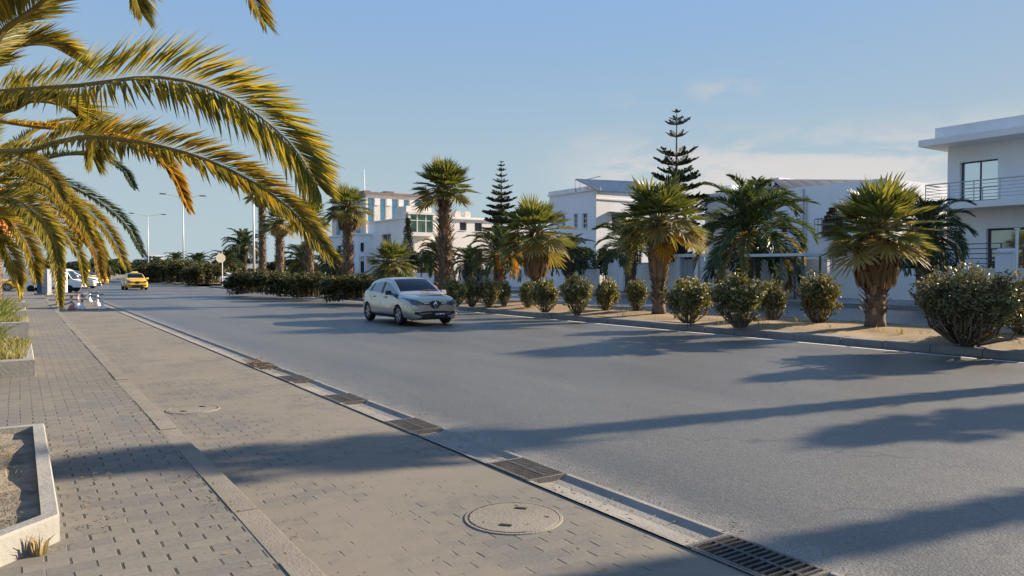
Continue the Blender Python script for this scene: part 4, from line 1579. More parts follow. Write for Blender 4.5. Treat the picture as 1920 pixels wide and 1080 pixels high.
zb0, zb1 = zat(436, dq), zat(403, dq)
xb0, xb1 = 38.9, 40 + axc(808)
b.bx(xb0, xb1, Yq - 1.0, Yq - .003, zb0 - .45, zb0)
b.bx(xb0 - .1, xb1 + .1, Yq - 1.1, Yq - .003, zb1, zb1 + .25)
for (x_, y_) in ((xb0 + .12, Yq - .9), (xb1 - .12, Yq - .9), (xb0 + .12, Yq - .12), (xb1 - .12, Yq - .12)):
    b.bx(x_ - .12, x_ + .12, y_ - .1, y_ + .1, zb0, zb1)
bay = bp(b, 'bay_window', M_cream, hc)
b = MB()
b.bx(xb0 + .1, xb1 - .1, Yq - .86, Yq - .1, zb0 + .02, zb1 - .02)
l = hc.location
b.v = [(p_[0] - l.x, p_[1] - l.y, p_[2] - l.z) for p_ in b.v]
b.build('pane', plain('greenish bay glass', (.16, .24, .16), .06, .5, 1.1, 0, 0, .6), bay)
b = MB()
nx = 3
for i in range(1, nx):
    x_ = xb0 + (xb1 - xb0) * i / nx
    b.bx(x_ - .06, x_ + .06, Yq - .95, Yq - .87, zb0, zb1)
b.bx(xb0 + .24, xb1 - .24, Yq - .94, Yq - .875, (zb0 + zb1) / 2 + .3, (zb0 + zb1) / 2 + .38)
b.v = [(p_[0] - l.x, p_[1] - l.y, p_[2] - l.z) for p_ in b.v]
b.build('frame', M_wframe, bay)
for (xa_, xb_, y_, w_, h_) in ((40 + axc(866) - .4, 40 + axc(866) + .4, 1, .8, 1.05), (40 + axc(885) - .4, 40 + axc(885) + .4, 1, .8, 1.05), (40 + axc(782), 40 + axc(830), 3, 3, 1.6)):
    b = MB()
    b.bx(xa_, xb_, Yq + y_, Yq + y_ + w_, zq + .18, zq + h_)
    b.bx(xa_ + .1, xb_ - .1, Yq + y_ + .1, Yq + y_ + w_ - .1, zq + h_ + .002, zq + h_ + .08)
    bp(b, 'roof_tank' if w_ < 1 else 'stair_hut', M_beige, hc)

# ---- glass office behind
ho = thing('office_building', 'tall office block with vertical blue glass strips between beige piers, behind the low pale villa', 'building', (44, 110, ZW))
co_ = PX(686, 400, 45)
Yo, do = co_.y, co_.dot(FH)
zo = zat(364, do)
axo = lambda px: PY(px, 420, Yo).x - 45
b = MB()
pxs = [(690, 702), (713, 724), (735, 747), (757, 768), (778, 790)]
hol = [(axo(a), axo(c_), zat(455, do), zat(371, do)) for a, c_ in pxs]
pto = facade(b, (45, Yo, ZW), (1, 0, 0), axo(800), ZW, zo, hol, (0, -1, 0), .5)
ho2 = [(1.2, 4.2, 4.5, 12.6), (5.6, 8.6, 4.5, 12.6), (10, 13, 4.5, 12.6)]
ptp = facade(b, (45, Yo, ZW), (0, 1, 0), 15, ZW, zo, ho2, (-1, 0, 0), .4)
b.face([(45, Yo, zo), (45 + axo(800), Yo, zo), (45 + axo(800), Yo + 15, zo), (45, Yo + 15, zo)])
b.face([(45 + axo(800), Yo, ZW), (45 + axo(800), Yo + 15, ZW), (45 + axo(800), Yo + 15, zo), (45 + axo(800), Yo, zo)])
bp(b, 'wall', M_beige, ho)
for h_ in hol:
    window(ho, pto, h_, 0, 6, M_blueg, M_blueg, .5, False, .05)
for h_ in ho2:
    window(ho, ptp, h_, 0, 6, M_blueg, M_blueg, .4, False, .05)
b = MB()
for a in [(702, 713), (724, 735), (747, 757), (768, 778)]:
    x0_, x1_ = 45 + axo(a[0]) + .05, 45 + axo(a[1]) - .05
    b.bx(x0_, x1_, Yo - .12, Yo - .003, zat(384, do), zat(371, do))  # white block stands for sunlight on the top of each pier
bp(b, 'lit_pier_top', M_wallb, ho)
b = MB()
b.bx(44.6, 45 + axo(800), Yo - .3, Yo + 15, zo + .003, zo + .35)
for a, c_, t_ in [(688, 700, 356), (706, 722, 360), (728, 744, 355), (712, 730, 363)]:
    b.bx(45 + axo(a), 45 + axo(c_), Yo + 1, Yo + 5, zo + .35, zat(t_, do))
bp(b, 'roof', plain('brown roof huts', (.24, .18, .15), .8, .2, 1), ho)
b = MB()
xm = 45 + axo(693)
b.tube([(xm, Yo + 2, zo + .35), (xm, Yo + 2, zat(315, do))], [.07, .03], 6)
bp(b, 'roof_mast', M_steel, ho)

# ---- low pale villa in front of the office
hl_ = thing('pale_villa', 'low pale villa with open balcony in front of the glass office block', 'house', (38, 92, ZW))
cl_ = PX(672, 470, 38)
Yp, dp = cl_.y, cl_.dot(FH)
axp = lambda px: PY(px, 470, Yp).x - 38
zp = zat(452, dp)
b = MB()
hp = [(axp(676), axp(683), zat(472, dp), zat(455, dp)), (axp(700), axp(708), zat(480, dp), zat(462, dp)), (axp(676), axp(686), zat(512, dp), zat(490, dp)), (axp(715), axp(727), zat(510, dp), zat(488, dp))]
hp = [h_ for h_ in hp]
zp = zat(440, dp)
ptl = facade(b, (38, Yp, ZW), (1, 0, 0), axp(765), ZW, zp, hp, (0, -1, 0), .3)
pt3 = facade(b, (38, Yp, ZW), (0, 1, 0), 12, ZW, zp, [(1.5, 3.2, 3.6, 5.2), (6, 8, 3.6, 5.2), (1.5, 4, .9, 2.6)], (-1, 0, 0), .3)
b.face([(38, Yp, zp), (38 + axp(765), Yp, zp), (38 + axp(765), Yp + 12, zp), (38, Yp + 12, zp)])
b.face([(38 + axp(765), Yp, ZW), (38 + axp(765), Yp + 12, ZW), (38 + axp(765), Yp + 12, zp), (38 + axp(765), Yp, zp)])
bp(b, 'wall', M_wall, hl_)
for h_ in hp:
    window(hl_, ptl, h_, 0, 0, M_frame, M_glass, .3, True, .06)
for h_ in [(1.5, 3.2, 3.6, 5.2), (6, 8, 3.6, 5.2), (1.5, 4, .9, 2.6)]:
    window(hl_, pt3, h_, 0, 0, M_frame, M_glass, .3, True, .06)
b = MB()
zbal = zat(478, dp)
b.bx(38.2, 38 + axp(700), Yp - 1.6, Yp - .003, zbal - .2, zbal)
b.bx(38.2, 38 + axp(700), Yp - 1.6, Yp - 1.48, zbal, zbal + .9)
for x_ in (38.4, 38 + axp(697)):
    b.bx(x_ - .12, x_ + .12, Yp - 1.55, Yp - 1.3, ZW, zbal - .2)
bp(b, 'balcony', M_wallb, hl_)
b = MB()
b.bx(38 + axp(718), 38 + axp(752), Yp - .6, Yp - .003, zp - .9, zp - .72)
b.bx(37.8, 38 + axp(766), Yp - .2, Yp + 12.2, zp + .003, zp + .2)
bp(b, 'roof', M_wallb, hl_)

# ---- far blue block and other distant buildings
t = thing('blue_block', 'small far blue glass block on the skyline behind the double lamp pole', 'building', tuple(PY(291, 507, 235)))
t.location.z = 0
q = PY(286, 480, 235)
dd_ = q.dot(FH)
b = MB()
zt5 = zat(481, dd_)
for i in range(4):
    b.bx(-2.2 + i * 1.1, -2.2 + i * 1.1 + 1.05, -1, 5, 0, zt5, 0 if i % 2 == 0 else 1)
b.build('wall', [plain('deep blue glass', (.03, .14, .34), .2, .1), M_wallb], t)
b = MB()
b.bx(-2.4, 2.4, -1.2, 5.2, zt5 + .01, zt5 + .4)
b.build('roof', M_wallb, t)


# ---- garden walls along the far footpath
def gwall(y0, y1, ztop, label, rail=None, X=35.2, piers=None, m=None):
    t = thing('garden_wall', label, 'wall', (X, (y0 + y1) / 2, ZW))
    b = MB()
    b.bx(X, X + .22, y0, y1, ZW - .05, ztop)
    bp(b, 'wall', m or M_gwall, t)
    b = MB()
    b.bx(X - .03, X + .25, y0, y1, ztop + .002, ztop + .06)
    bp(b, 'coping', M_wallb, t)
    if piers:
        for y_ in piers:
            b = MB()
            b.bx(X - .06, X + .30, y_ - .18, y_ + .18, ZW - .02, ztop + .28)
            b.bx(X - .1, X + .34, y_ - .22, y_ + .22, ztop + .28, ztop + .36)
            bp(b, 'pier', M_gwall, t)
    if rail:
        b = MB()
        n = int((y1 - y0) / 1.5)
        for i in range(n + 1):
            y_ = y0 + .1 + (y1 - y0 - .2) * i / n
            b.bar((X + .11, y_, ztop + .06), (X + .11, y_, ztop + rail), .05)
        for k in range(5):
            z_ = ztop + .06 + (rail - .06) * (k + 1) / 5
            b.tube([(X + .11, y0 + .05, z_), (X + .11, y1 - .05, z_)], .022, 5)
        bp(b, 'railing', M_dgrey, t)
    return t


XW = 35.2
yw = lambda px: PX(px, 507, XW).y
dw = lambda px: PX(px, 507, XW).dot(FH)
gwall(4, yw(1556), zat(506, dw(1620)), 'low white garden wall with dark rail fence in front of the right house', 1.15)
gwall(yw(1551), yw(1311), zat(489, dw(1430)), 'white garden wall behind the bus shelter and the sphere lamp', None, piers=[yw(1330)])
gwall(yw(1268), yw(1140), zat(494, dw(1200)), 'white garden wall left of the grey gate with two square piers', None, piers=[yw(1155), yw(1166)])
gwall(yw(1120), yw(860), zat(506, dw(1000)), 'white garden wall below the white villa and cream villa, behind the dark bushes', .9, piers=[yw(1060), yw(980), yw(930)])
gwall(yw(845), yw(690), zat(513, dw(780)), 'low white garden wall behind the silver hatchback roof', None, piers=[yw(820)])
# gate with posts
t = thing('garden_gate', 'grey metal garden gate in a white frame below the sphere lamp', 'gate', (XW, yw(1290), ZW))
ztop = zat(482, dw(1290))
b = MB()
for px_ in (1271, 1308):
    y_ = yw(px_)
    b.bx(XW - .08, XW + .34, y_ - .22, y_ + .22, ZW - .02, ztop)
b.bx(XW - .14, XW + .4, yw(1308) - .3, yw(1271) + .3, ztop + .002, ztop + .2)
bp(b, 'gate_frame', M_wallb, t)
b = MB()
b.bx(XW + .08, XW + .14, yw(1308) + .23, yw(1271) - .23, ZW + .06, ztop - .15)
for i in range(6):
    y_ = yw(1308) + .3 + (yw(1271) - yw(1308) - .6) * i / 5
    b.bx(XW + .055, XW + .078, y_ - .02, y_ + .02, ZW + .1, ztop - .2)
bp(b, 'gate_leaf', M_gate, t)
t = thing('gate_pillar', 'square white gate pillar at the right edge, behind the widest oleander', 'pillar', (34.9, PX(1887, 500, 34.9).y, ZW))
zpl = zat(474, PX(1887, 500, 34.9).dot(FH))
b = MB()
b.box((0, 0, (zpl - ZW) / 2), (.62, .62, zpl - ZW))
b.build('pillar_shaft', M_wallb, t)
b = MB()
b.box((0, 0, zpl - ZW + .05), (.74, .74, .096))
b.box((0, 0, zpl - ZW + .14), (.5, .5, .08))
b.build('pillar_cap', M_wallb, t)
t = thing('post', 'thin white post between the white pillar and the big ground floor window', 'post', (34.6, PX(1906, 500, 34.6).y, ZW))
b = MB()
zz_ = zat(430, PX(1906, 500, 34.6).dot(FH)) - ZW
b.tube([(0, 0, 0), (0, 0, zz_)], .06, 10)
b.box((0, 0, .04), (.3, .3, .08))
b.box((0, 0, zz_ + .03), (.16, .16, .055))
b.build('post_shaft', M_wframe, t)

# ================================================================== STREET FURNITURE
# sphere lamp on a bracket post
pl_ = PX(1308, 540, 33.0)
dl = pl_.dot(FH)
t = thing('street_lamp', 'white post with a clear glass sphere lamp on a short bracket by the gate', 'lamp', (pl_.x, pl_.y, ZW))
b = MB()
zt6 = zat(462, dl) - ZW
b.box((0, 0, .1), (.3, .3, .2))
b.bx(-.10, .10, -.10, .10, .2, zt6)
b.build('post', M_wframe, t)
b = MB()
off = (1316 - 1308) / FPX * dl
dv_ = RT * off
b.bar((0, 0, zt6 - .06), (dv_.x * 1.1, dv_.y * 1.1, zt6 - .06), .11)
b.tube([(dv_.x, dv_.y, zt6 - .35), (dv_.x, dv_.y, zt6 + .06)], .06, 8)
b.build('bracket', M_wframe, t)
b = MB()
rs = 8.2 / FPX * dl
b.lathe([(rs * math.sin(PI * i / 16) + 1e-4, -rs * math.cos(PI * i / 16)) for i in range(17)], (dv_.x, dv_.y, zt6 + .04 + rs), 24)
gm, T_, o_ = newmat('globe glass')
bs = T_.n('ShaderNodeBsdfPrincipled')
bs.inputs['Base Color'].default_value = (.75, .8, .84, 1)
bs.inputs['Roughness'].default_value = .08
tr_ = T_.n('ShaderNodeBsdfTransparent')
mx_ = T_.n('ShaderNodeMixShader')
mx_.inputs[0].default_value = .45
T_.link(tr_.outputs[0], mx_.inputs[1])
T_.link(bs.outputs[0], mx_.inputs[2])
T_.link(mx_.outputs[0], o_.inputs[0])
b.build('globe', gm, t, True)
b = MB()
b.tube([(dv_.x, dv_.y, zt6 + .05), (dv_.x, dv_.y, zt6 + .05 + rs)], [.04, .05], 8)
b.build('bulb', M_wframe, t)

# bus shelter
xs_ = 31.2
p0, p1 = PX(1417, 480, xs_), PX(1531, 480, xs_)
ds = PX(1475, 480, xs_).dot(FH)
t = thing('bus_shelter', 'open bus shelter with thin white flat roof on slim dark posts', 'shelter', (xs_, (p0.y + p1.y) / 2, ZW))
hl2 = (p0.y - p1.y) / 2
zr = zat(481, ds) - ZW
b = MB()
b.bx(-.9, 1.0, -hl2, hl2, zr, zr + .13)
b.build('roof', plain('pale shelter roof', (.60, .62, .62), .6, .08), t)
for x_, y_ in ((-.55, hl2 - .35), (-.55, -hl2 + .35), (.8, hl2 - .35), (.8, 0), (.8, -hl2 + .35), (-.55, -.2)):
    b = MB()
    b.bar((x_, y_, 0), (x_, y_, zr - .004), .08)
    b.build('post', M_dgrey, t)
b = MB()
b.bx(.3, .7, -hl2 + .6, hl2 - .8, .42, .48)
for y_ in (-hl2 + .8, hl2 - 1.0):
    b.bar((.5, y_, 0), (.5, y_, .42), .06)
b.build('bench', M_dgrey, t)

# double arm lamps and single pole
def lamp(px, X, top, label, arm, zb=.1, heads=True, r=.065):
    p = PX(px, top, X)
    t = thing('street_lamp', label, 'lamp', (p.x, p.y, zb), 0, 'street lamps on the median')
    h = p.z - zb
    b = MB()
    b.tube([(0, 0, 0), (0, 0, h * .5), (0, 0, h)], [r * 1.6, r * 1.15, r * .75], 10)
    b.box((0, 0, .06), (.5, .5, .12))
    b.build('pole', M_pole, t, True)
    for s_ in ((-1, 1) if heads else ()):
        b = MB()
        b.tube([(0, 0, h - .15), (s_ * arm * .5, 0, h + .02), (s_ * arm, 0, h + .18)], [.06, .05, .045], 6)
        a_ = b.build('arm', M_pole, t)
        b = MB()
        b.box((s_ * (arm + .35), 0, h + .2), (.85, .32, .13), 0, 0, .7)
        b.box((s_ * (arm + .35), 0, h + .12), (.55, .2, .04))
        b.build('lamp_head', M_dgrey, a_)
    return t


lamp(343, 17.5, 368, 'tall double arm street lamp rising left of the median gap', 2.0)
lamp(277, 17.5, 403, 'smaller farther double arm street lamp near the approaching taxi', 2.0, r=.07)
lamp(475, 19.6, 345, 'plain tapering lamp pole beside the slender tallest palm', 1.0, heads=False, r=.085)

# traffic signs
ps = PX(417, 540, 16.2)
dsn = ps.dot(FH)
t = thing('traffic_sign', 'pale sunlit traffic sign seen from behind on a grey pole at the median gap', 'sign', (ps.x, ps.y, .1))
zs_ = zat(484, dsn) - .1
b = MB()
b.tube([(0, 0, 0), (0, 0, zat(473, dsn) - .1)], .055, 8)
b.build('pole', M_pole, t)
b = MB()
rr = 9.0 / FPX * dsn
oct_ = [(rr * math.cos(PI / 8 + i * PI / 4), rr * math.sin(PI / 8 + i * PI / 4)) for i in range(8)]
k = MB()
for yy_ in (-.075, -.10):
    k.face([(x_ - .15, yy_, zs_ + z_) for x_, z_ in (oct_ if yy_ < -.09 else oct_[::-1])])
for i in range(8):
    j = (i + 1) % 8
    k.face([(oct_[i][0] - .15, -.10, zs_ + oct_[i][1]), (oct_[i][0] - .15, -.075, zs_ + oct_[i][1]), (oct_[j][0] - .15, -.075, zs_ + oct_[j][1]), (oct_[j][0] - .15, -.10, zs_ + oct_[j][1])])
k.build('sign_plate', plain('pale sign back', (.78, .70, .52), .5, .08), t)
ps = PX(475, 540, 20.5)
dsn = ps.dot(FH)
t = thing('direction_sign', 'grey arrow shaped direction sign above the hedge, at the tapering lamp pole', 'sign', (ps.x, ps.y, .15))
zs_ = zat(499, dsn) - .15
b = MB()
for s_ in (-.5, .5):
    b.tube([(s_, 0, 0), (s_, 0, zs_)], .045, 6)
b.build('post', M_pole, t)
wd, hh_ = 11.5 / FPX * dsn, 4.6 / FPX * dsn
pg = [(-wd, -hh_), (wd * .75, -hh_), (wd, 0), (wd * .75, hh_), (-wd, hh_)]
b = MB()
b.face([(x_, -.06, zs_ + z_) for x_, z_ in pg])
b.face([(x_, -.09, zs_ + z_) for x_, z_ in pg][::-1])
for i in range(5):
    j = (i + 1) % 5
    b.face([(pg[i][0], -.06, zs_ + pg[i][1]), (pg[i][0], -.09, zs_ + pg[i][1]), (pg[j][0], -.09, zs_ + pg[j][1]), (pg[j][0], -.06, zs_ + pg[j][1])])
b.build('sign_plate', plain('grey sign back', (.42, .44, .43), .5, .08), t)

# dark blue pillar on the footpath
p = G(82, 553, ZP)
t = thing('advertising_pillar', 'tall dark blue slab pillar with sunlit side coloured paler standing on the footpath', 'pillar', (p.x, p.y, ZP), R(-33))
dpl = p.dot(FH)
hp_ = (553 - 504) / FPX * dpl
wp = 21 / FPX * dpl
b = MB()
b.box((0, 0, .06), (wp * 1.15, wp * .9, .12))
b.build('base', M_conc, t)
b = MB()
b.box((-wp * .19, 0, .12 + (hp_ - .12) / 2), (wp * .36, wp * .7, hp_ - .12))
b.build('side_panel', plain('navy panel', (.035, .055, .12), .4, .1), t)
b = MB()
b.box((wp * .26, 0, .12 + (hp_ - .14) / 2), (wp * .52, wp * .62, hp_ - .14))  # slab's sunlit face, its brightness put into a paler colour
b.build('lit_panel', plain('sunlit panel grey', (.24, .26, .31), .4, .08), t)

# white banner cylinder/post by the white hatchback
p = G(122, 548, ZP)
t = thing('bollard_post', 'thick white post left of the parked white hatchback', 'post', (p.x, p.y, ZP))
h_ = (548 - 514) / FPX * p.dot(FH)
b = MB()
b.tube([(0, 0, 0), (0, 0, h_)], .16, 12)
b.build('shaft', M_wframe, t)
b = MB()
b.lathe([(.001, 0), (.2, .02), (.2, .09), (.12, .14), (.001, .16)], (0, 0, h_), 12)
b.build('cap', M_wframe, t)

# red-white striped posts guarding the strip, with dark bars
M_red = plain('faded red paint', (.45, .12, .09), .6, .2, 6)
M_wpl = plain('white plastic', (.74, .72, .68), .5, .1, 6)
bl = ['striped post with red foot, leftmost of the barrier posts', 'striped post second from the left in the barrier', 'striped post third from the left, beside its near twin', 'striped post at the right end of the barrier bars', 'rear striped post behind the right end one', 'farthest striped post of the barrier, by the shrub']
bpos = []
for i, (px, py, top) in enumerate([(134, 581, 556), (146, 577, 552), (154, 580, 552), (192, 580, 552), (183, 574, 548), (168, 566, 547)]):
    p = G(px, py, 0)
    d = p.dot(FH)
    h = (py - top) / FPX * d
    t = thing('barrier_post', bl[i], 'post', (p.x, p.y, 0), 0, 'striped barrier posts on the parking strip')
    b = MB()
    b.lathe([(.001, 0), (.13, .0), (.14, .04), (.10, .12), (.06, .2), (.001, .21)], (0, 0, 0), 14)
    b.build('foot', M_red if i == 0 else M_wpl, t, True)
    for k in range(4):
        b = MB()
        b.tube([(0, 0, .2 + (h - .2) * k / 4), (0, 0, .2 + (h - .2) * (k + .985) / 4)], .05, 10)
        b.build('band', M_wpl if k % 2 == (1 if i > 2 else 0) else (M_red if i < 3 else M_wpl), t)
    b = MB()
    b.tube([(0, 0, h - .03), (0, 0, h + .02)], .058, 10)
    b.build('cap', M_dgrey if i > 2 else M_red, t)
    bpos.append((p, h))
for (i, j, lb) in ((3, 4, 'dark barrier bar joining the right end striped posts'), (4, 5, 'dark barrier bar running back to the farthest striped post'), (1, 5, 'dark barrier bar from the second striped post to the far one')):
    a, c_ = bpos[i], bpos[j]
    b = MB()
    for f in (.92, .62):
        za_, zb_2 = a[1] * f, c_[1] * f
        b.tube([Vector((a[0].x, a[0].y, za_)), Vector((c_[0].x, c_[0].y, zb_2))], .045, 8)
    tag(b.build('barrier_bar', M_dgrey), lb, 'barrier', 'barrier bars between striped posts')

# ---- gutter grates
M_slot = plain('worn grate iron', (.075, .07, .066), .65, .35, 7, .25, 60, .4)
gl_ = ['largest storm drain grate, nearest at the bottom edge of the photo', 'storm drain grate level with the large manhole cover', 'storm drain grate at the far edge of the wide palm shadow',
       'storm drain grate fourth nearest in the gutter', 'storm drain grate in the thin shadow crossing the gutter', 'farthest storm drain grate clogged with dead leaves']
for i, (px, py) in enumerate([(1428, 1046), (990, 880), (781, 797), (643, 748), (546, 711), (482, 686)]):
    p = G(px, py, 0)
    x, y = 3.525, p.y
    ln = [.62, .55, .55, .55, .55, .55][i]
    t = thing('drain_grate', gl_[i], 'grate', (x, y, 0), 0, 'storm drain grates in the gutter')
    b = MB()
    hw_ = .165
    for s_ in (-1, 1):
        b.bx(s_ * (hw_ + .012) - .014, s_ * (hw_ + .012) + .014, -ln / 2 - .02, ln / 2 + .02, -.06, .016)
        b.bx(-hw_ - .026, hw_ + .026, s_ * (ln / 2 + .035) - .014, s_ * (ln / 2 + .035) + .014, -.06, .015)
    b.build('frame', M_irond, t)
    b = MB()
    nb = 13
    for k in range(nb + 1):
        y_ = -ln / 2 + ln * k / nb
        b.bar((-hw_, y_, .004), (hw_, y_, .004), .017, .03)
    b.bx(-.012, .012, -ln / 2, ln / 2, -.02, .0195)
    b.build('bars', M_slot, t)
    b = MB()
    b.bx(-hw_ + .003, hw_ - .003, -ln / 2 - .018, ln / 2 + .018, -.044, -.0205)
    b.build('pit', M_black, t)
# ---- manholes
ml = ['large round manhole cover dusted with sand in the parking strip', 'smaller far manhole cover half buried in dust beyond the wide palm shadow']
for i, (px, py, r_) in enumerate([(963, 971, .30), (362, 768, .27)]):
    p = G(px, py, 0)
    t = thing('manhole_cover', ml[i], 'manhole', (p.x, p.y, 0.0))
    b = MB()
    b.lathe([(r_ + .035, .001), (r_ + .03, .007), (r_ + .012, .008), (r_ + .008, .002)], (0, 0, 0), 48, close=False)
    b.build('ring', M_dust, t)
    b = MB()
    for k in range(60):                                  # the seam shows only where sand has not filled it
        a0_, a1_ = 2 * PI * k / 60, 2 * PI * (k + 1) / 60
        if noise.noise(Vector((math.cos(a0_) * 1.3 + i * 9, math.sin(a0_) * 1.3, .5))) < -.08:
            continue
        w_ = .008 + .012 * abs(noise.noise(Vector((k * .4, i, 2))))
        b.face([((r_ + .008) * math.cos(a0_), (r_ + .008) * math.sin(a0_), .0092), ((r_ + .008) * math.cos(a1_), (r_ + .008) * math.sin(a1_), .0092),
                ((r_ + .008 - w_) * math.cos(a1_), (r_ + .008 - w_) * math.sin(a1_), .0092), ((r_ + .008 - w_) * math.cos(a0_), (r_ + .008 - w_) * math.sin(a0_), .0092)])
    b.build('seam', M_black, t)
    b = MB()
    b.lathe([(r_ + .009, .002), (r_ + .002, .0085), (r_ - .03, .0088), (.001, .010)], (0, 0, 0), 48, close=False)
    b.build('lid', M_dust, t)
    b = MB()
    for a in (R(40), R(220)):
        b.box((math.cos(a) * r_ * .6, math.sin(a) * r_ * .6, .0125), (.08, .03, .004), a + PI / 2)
    b.build('lift_slot', M_black, t)

# ---- planters on the left
M_plant = plain('whitewashed concrete', (.27, .262, .24), .85, .18, 2.2, .35, 30, streak=.35)
pls = [('square concrete planter with chamfered corner and dry soil, nearest in the lower left corner', 5.03, 3.1, .16), ('white planter full of dry grass, second from the camera', 13.1, 3.0, .26),
       ('low pale planter, third along the left edge of the footpath', 21.3, 2.6, .34), ('low pale planter, fourth along the left edge of the footpath', 27.5, 2.4, .34), ('farthest low planter before the blue pillar', 34.5, 2.4, .34)]
rp = random.Random(12)
for i, (lb, y0, ln, hh_) in enumerate(pls):
    t = thing('planter', lb, 'planter', (-.6, y0 + ln / 2, ZP), 0, 'planters along the left of the footpath')
    x1, x0 = .78, -.85
    a0 = -ln / 2
    if i == 0:
        outer = [(x1, ln / 2), (x0, ln / 2), (x0, a0 - .6), (x1 - .62, a0 - .6), (x1, a0)]
        inner = [(x1 - .09, ln / 2 - .09), (x0 + .09, ln / 2 - .09), (x0 + .09, a0 - .51), (x1 - .66, a0 - .51), (x1 - .09, a0 + .04)]
    else:
        outer = [(x1, ln / 2), (x0, ln / 2), (x0, a0), (x1, a0)]
        inner = [(x1 - .14, ln / 2 - .14), (x0 + .14, ln / 2 - .14), (x0 + .14, a0 + .14), (x1 - .14, a0 + .14)]
    b = MB()
    n_ = len(outer)
    for k in range(n_):
        j = (k + 1) % n_
        O0, O1, I0, I1 = outer[k], outer[j], inner[k], inner[j]
        seg = 10
        for s_ in range(seg):
            f0, f1 = s_ / seg, (s_ + 1) / seg
            L2 = lambda u, v_, f: (u[0] + (v_[0] - u[0]) * f, u[1] + (v_[1] - u[1]) * f)
            a_, c_ = L2(O0, O1, f0), L2(O0, O1, f1)
            e_, g_ = L2(I0, I1, f0), L2(I0, I1, f1)
            w0 = .008 * noise.noise(Vector((a_[0] * 3, a_[1] * 3 + i, 0)))
            w1 = .008 * noise.noise(Vector((c_[0] * 3, c_[1] * 3 + i, 0)))
            b.face([(*a_, 0), (*c_, 0), (*c_, hh_ - .015 + w1), (*a_, hh_ - .015 + w0)])
            am = (a_[0] * .9 + e_[0] * .1, a_[1] * .9 + e_[1] * .1)
            cm_ = (c_[0] * .9 + g_[0] * .1, c_[1] * .9 + g_[1] * .1)
            b.face([(*a_, hh_ - .015 + w0), (*c_, hh_ - .015 + w1), (*cm_, hh_ + w1), (*am, hh_ + w0)])
            b.face([(*am, hh_ + w0), (*cm_, hh_ + w1), (*g_, hh_ + w1), (*e_, hh_ + w0)])
            b.face([(*e_, hh_ + w0), (*g_, hh_ + w1), (*g_, 0), (*e_, 0)])
    b.build('rim', M_plant, t)
    b = MB()
    zs2 = hh_ - (.05 if i == 0 else .06)
    nx_, ny_ = 12, 16
    xa, xb = min(p[0] for p in inner) + .002, max(p[0] for p in inner) - .002
    y_a, y_b = min(p[1] for p in inner), max(p[1] for p in inner)
    rows = []
    for j in range(ny_ + 1):
        yy_ = y_a + (y_b - y_a) * j / ny_
        row = []
        for k in range(nx_ + 1):
            xx = xa + (xb - xa) * k / nx_
            if i == 0 and yy_ < a0 + .06:
                xm_ = xb - (a0 + .06 - yy_) * 1.04
                xx = xa + (xm_ - xa) * k / nx_
            row.append((xx, yy_, zs2 + .05 * noise.noise(Vector((xx * 2.5, yy_ * 2.5 + i * 7, 0))) + .02 * noise.noise(Vector((xx * 9, yy_ * 9, 3)))))
        rows.append(row)
    b.grid(rows)
    b.build('soil', M_soil, t, True)


def tuft(b, x, y, z, n, h, sp, rnd, lean=.5, wf=.045):
    for i in range(n):
        a = rnd.uniform(0, 2 * PI)
        r_ = sp * math.sqrt(rnd.random())
        p = Vector((x + math.cos(a) * r_, y + math.sin(a) * r_, z))
        l = h * rnd.uniform(.4, 1.1)
        d = Vector((math.cos(a) * lean * rnd.random(), math.sin(a) * lean * rnd.random(), 1)).normalized()
        s_ = Vector((-math.sin(a * 3), math.cos(a * 3), 0)) * l * wf
        m_ = p + d * l * .6
        e = p + d * l + Vector((math.cos(a), math.sin(a), -.4)) * l * .25
        k = len(b.v)
        b.v += [tuple(p - s_), tuple(p + s_), tuple(m_ + s_ * .7), tuple(m_ - s_ * .7), tuple(e)]
        b.f += [(k, k + 1, k + 2, k + 3), (k + 3, k + 2, k + 4)]
        b.m += [0, 0]


rg = random.Random(77)
b = MB()
for i in range(1000):
    x, y = rg.uniform(16.05, 20.4), -5 + 70 * rg.random() ** 1.5
    if noise.noise(Vector((x * .5, y * .35, 4))) < -.12:
        continue
    tuft(b, x, y, ZM + .02, 12, rg.uniform(.06, .2), .16, rg)
kind(b.build('dry_grass', L_grass), 'stuff')
b = MB()
for i in range(260):
    tuft(b, rg.uniform(-1.3, .05), rg.uniform(13.3, 15.9), ZP + .24, 12, .22, .15, rg)
for y0_ in (21.3, 27.5, 34.5):
    for i in range(120):
        tuft(b, rg.uniform(-1.3, .05), rg.uniform(y0_ + .2, y0_ + 2.2), ZP + .28, 10, .2, .15, rg)
kind(b.build('planter_grass', leafmat('planter grass blade', [(.26, .24, .12), (.20, .21, .09), (.32, .28, .15), (.15, .18, .06)], .3, .7, .2)), 'stuff')
b = MB()
for i in range(420):
    y = rg.uniform(15, 34)
    tuft(b, rg.uniform(-2.6, -.45 - .0 * y), y, ZP + .1, 26, rg.uniform(.25, .8), .28, rg, .9, .026)
kind(b.build('weeds', L_green), 'stuff')
b = MB()
for i in range(70):
    tuft(b, rg.uniform(-1.2, -.05), rg.uniform(4.7, 7.2), ZP + .09, 9, .07, .07, rg)
p = G(74, 1040, ZP)
tuft(b, p.x, p.y, ZP, 40, .13, .035, rg, .35)
p = G(110, 1028, ZP)
tuft(b, p.x, p.y, ZP, 30, .03, .07, rg, 1.5)
kind(b.build('planter_weeds', leafmat('withered weed', [(.24, .20, .11), (.16, .15, .07), (.30, .24, .14)], .2, .7)), 'stuff')
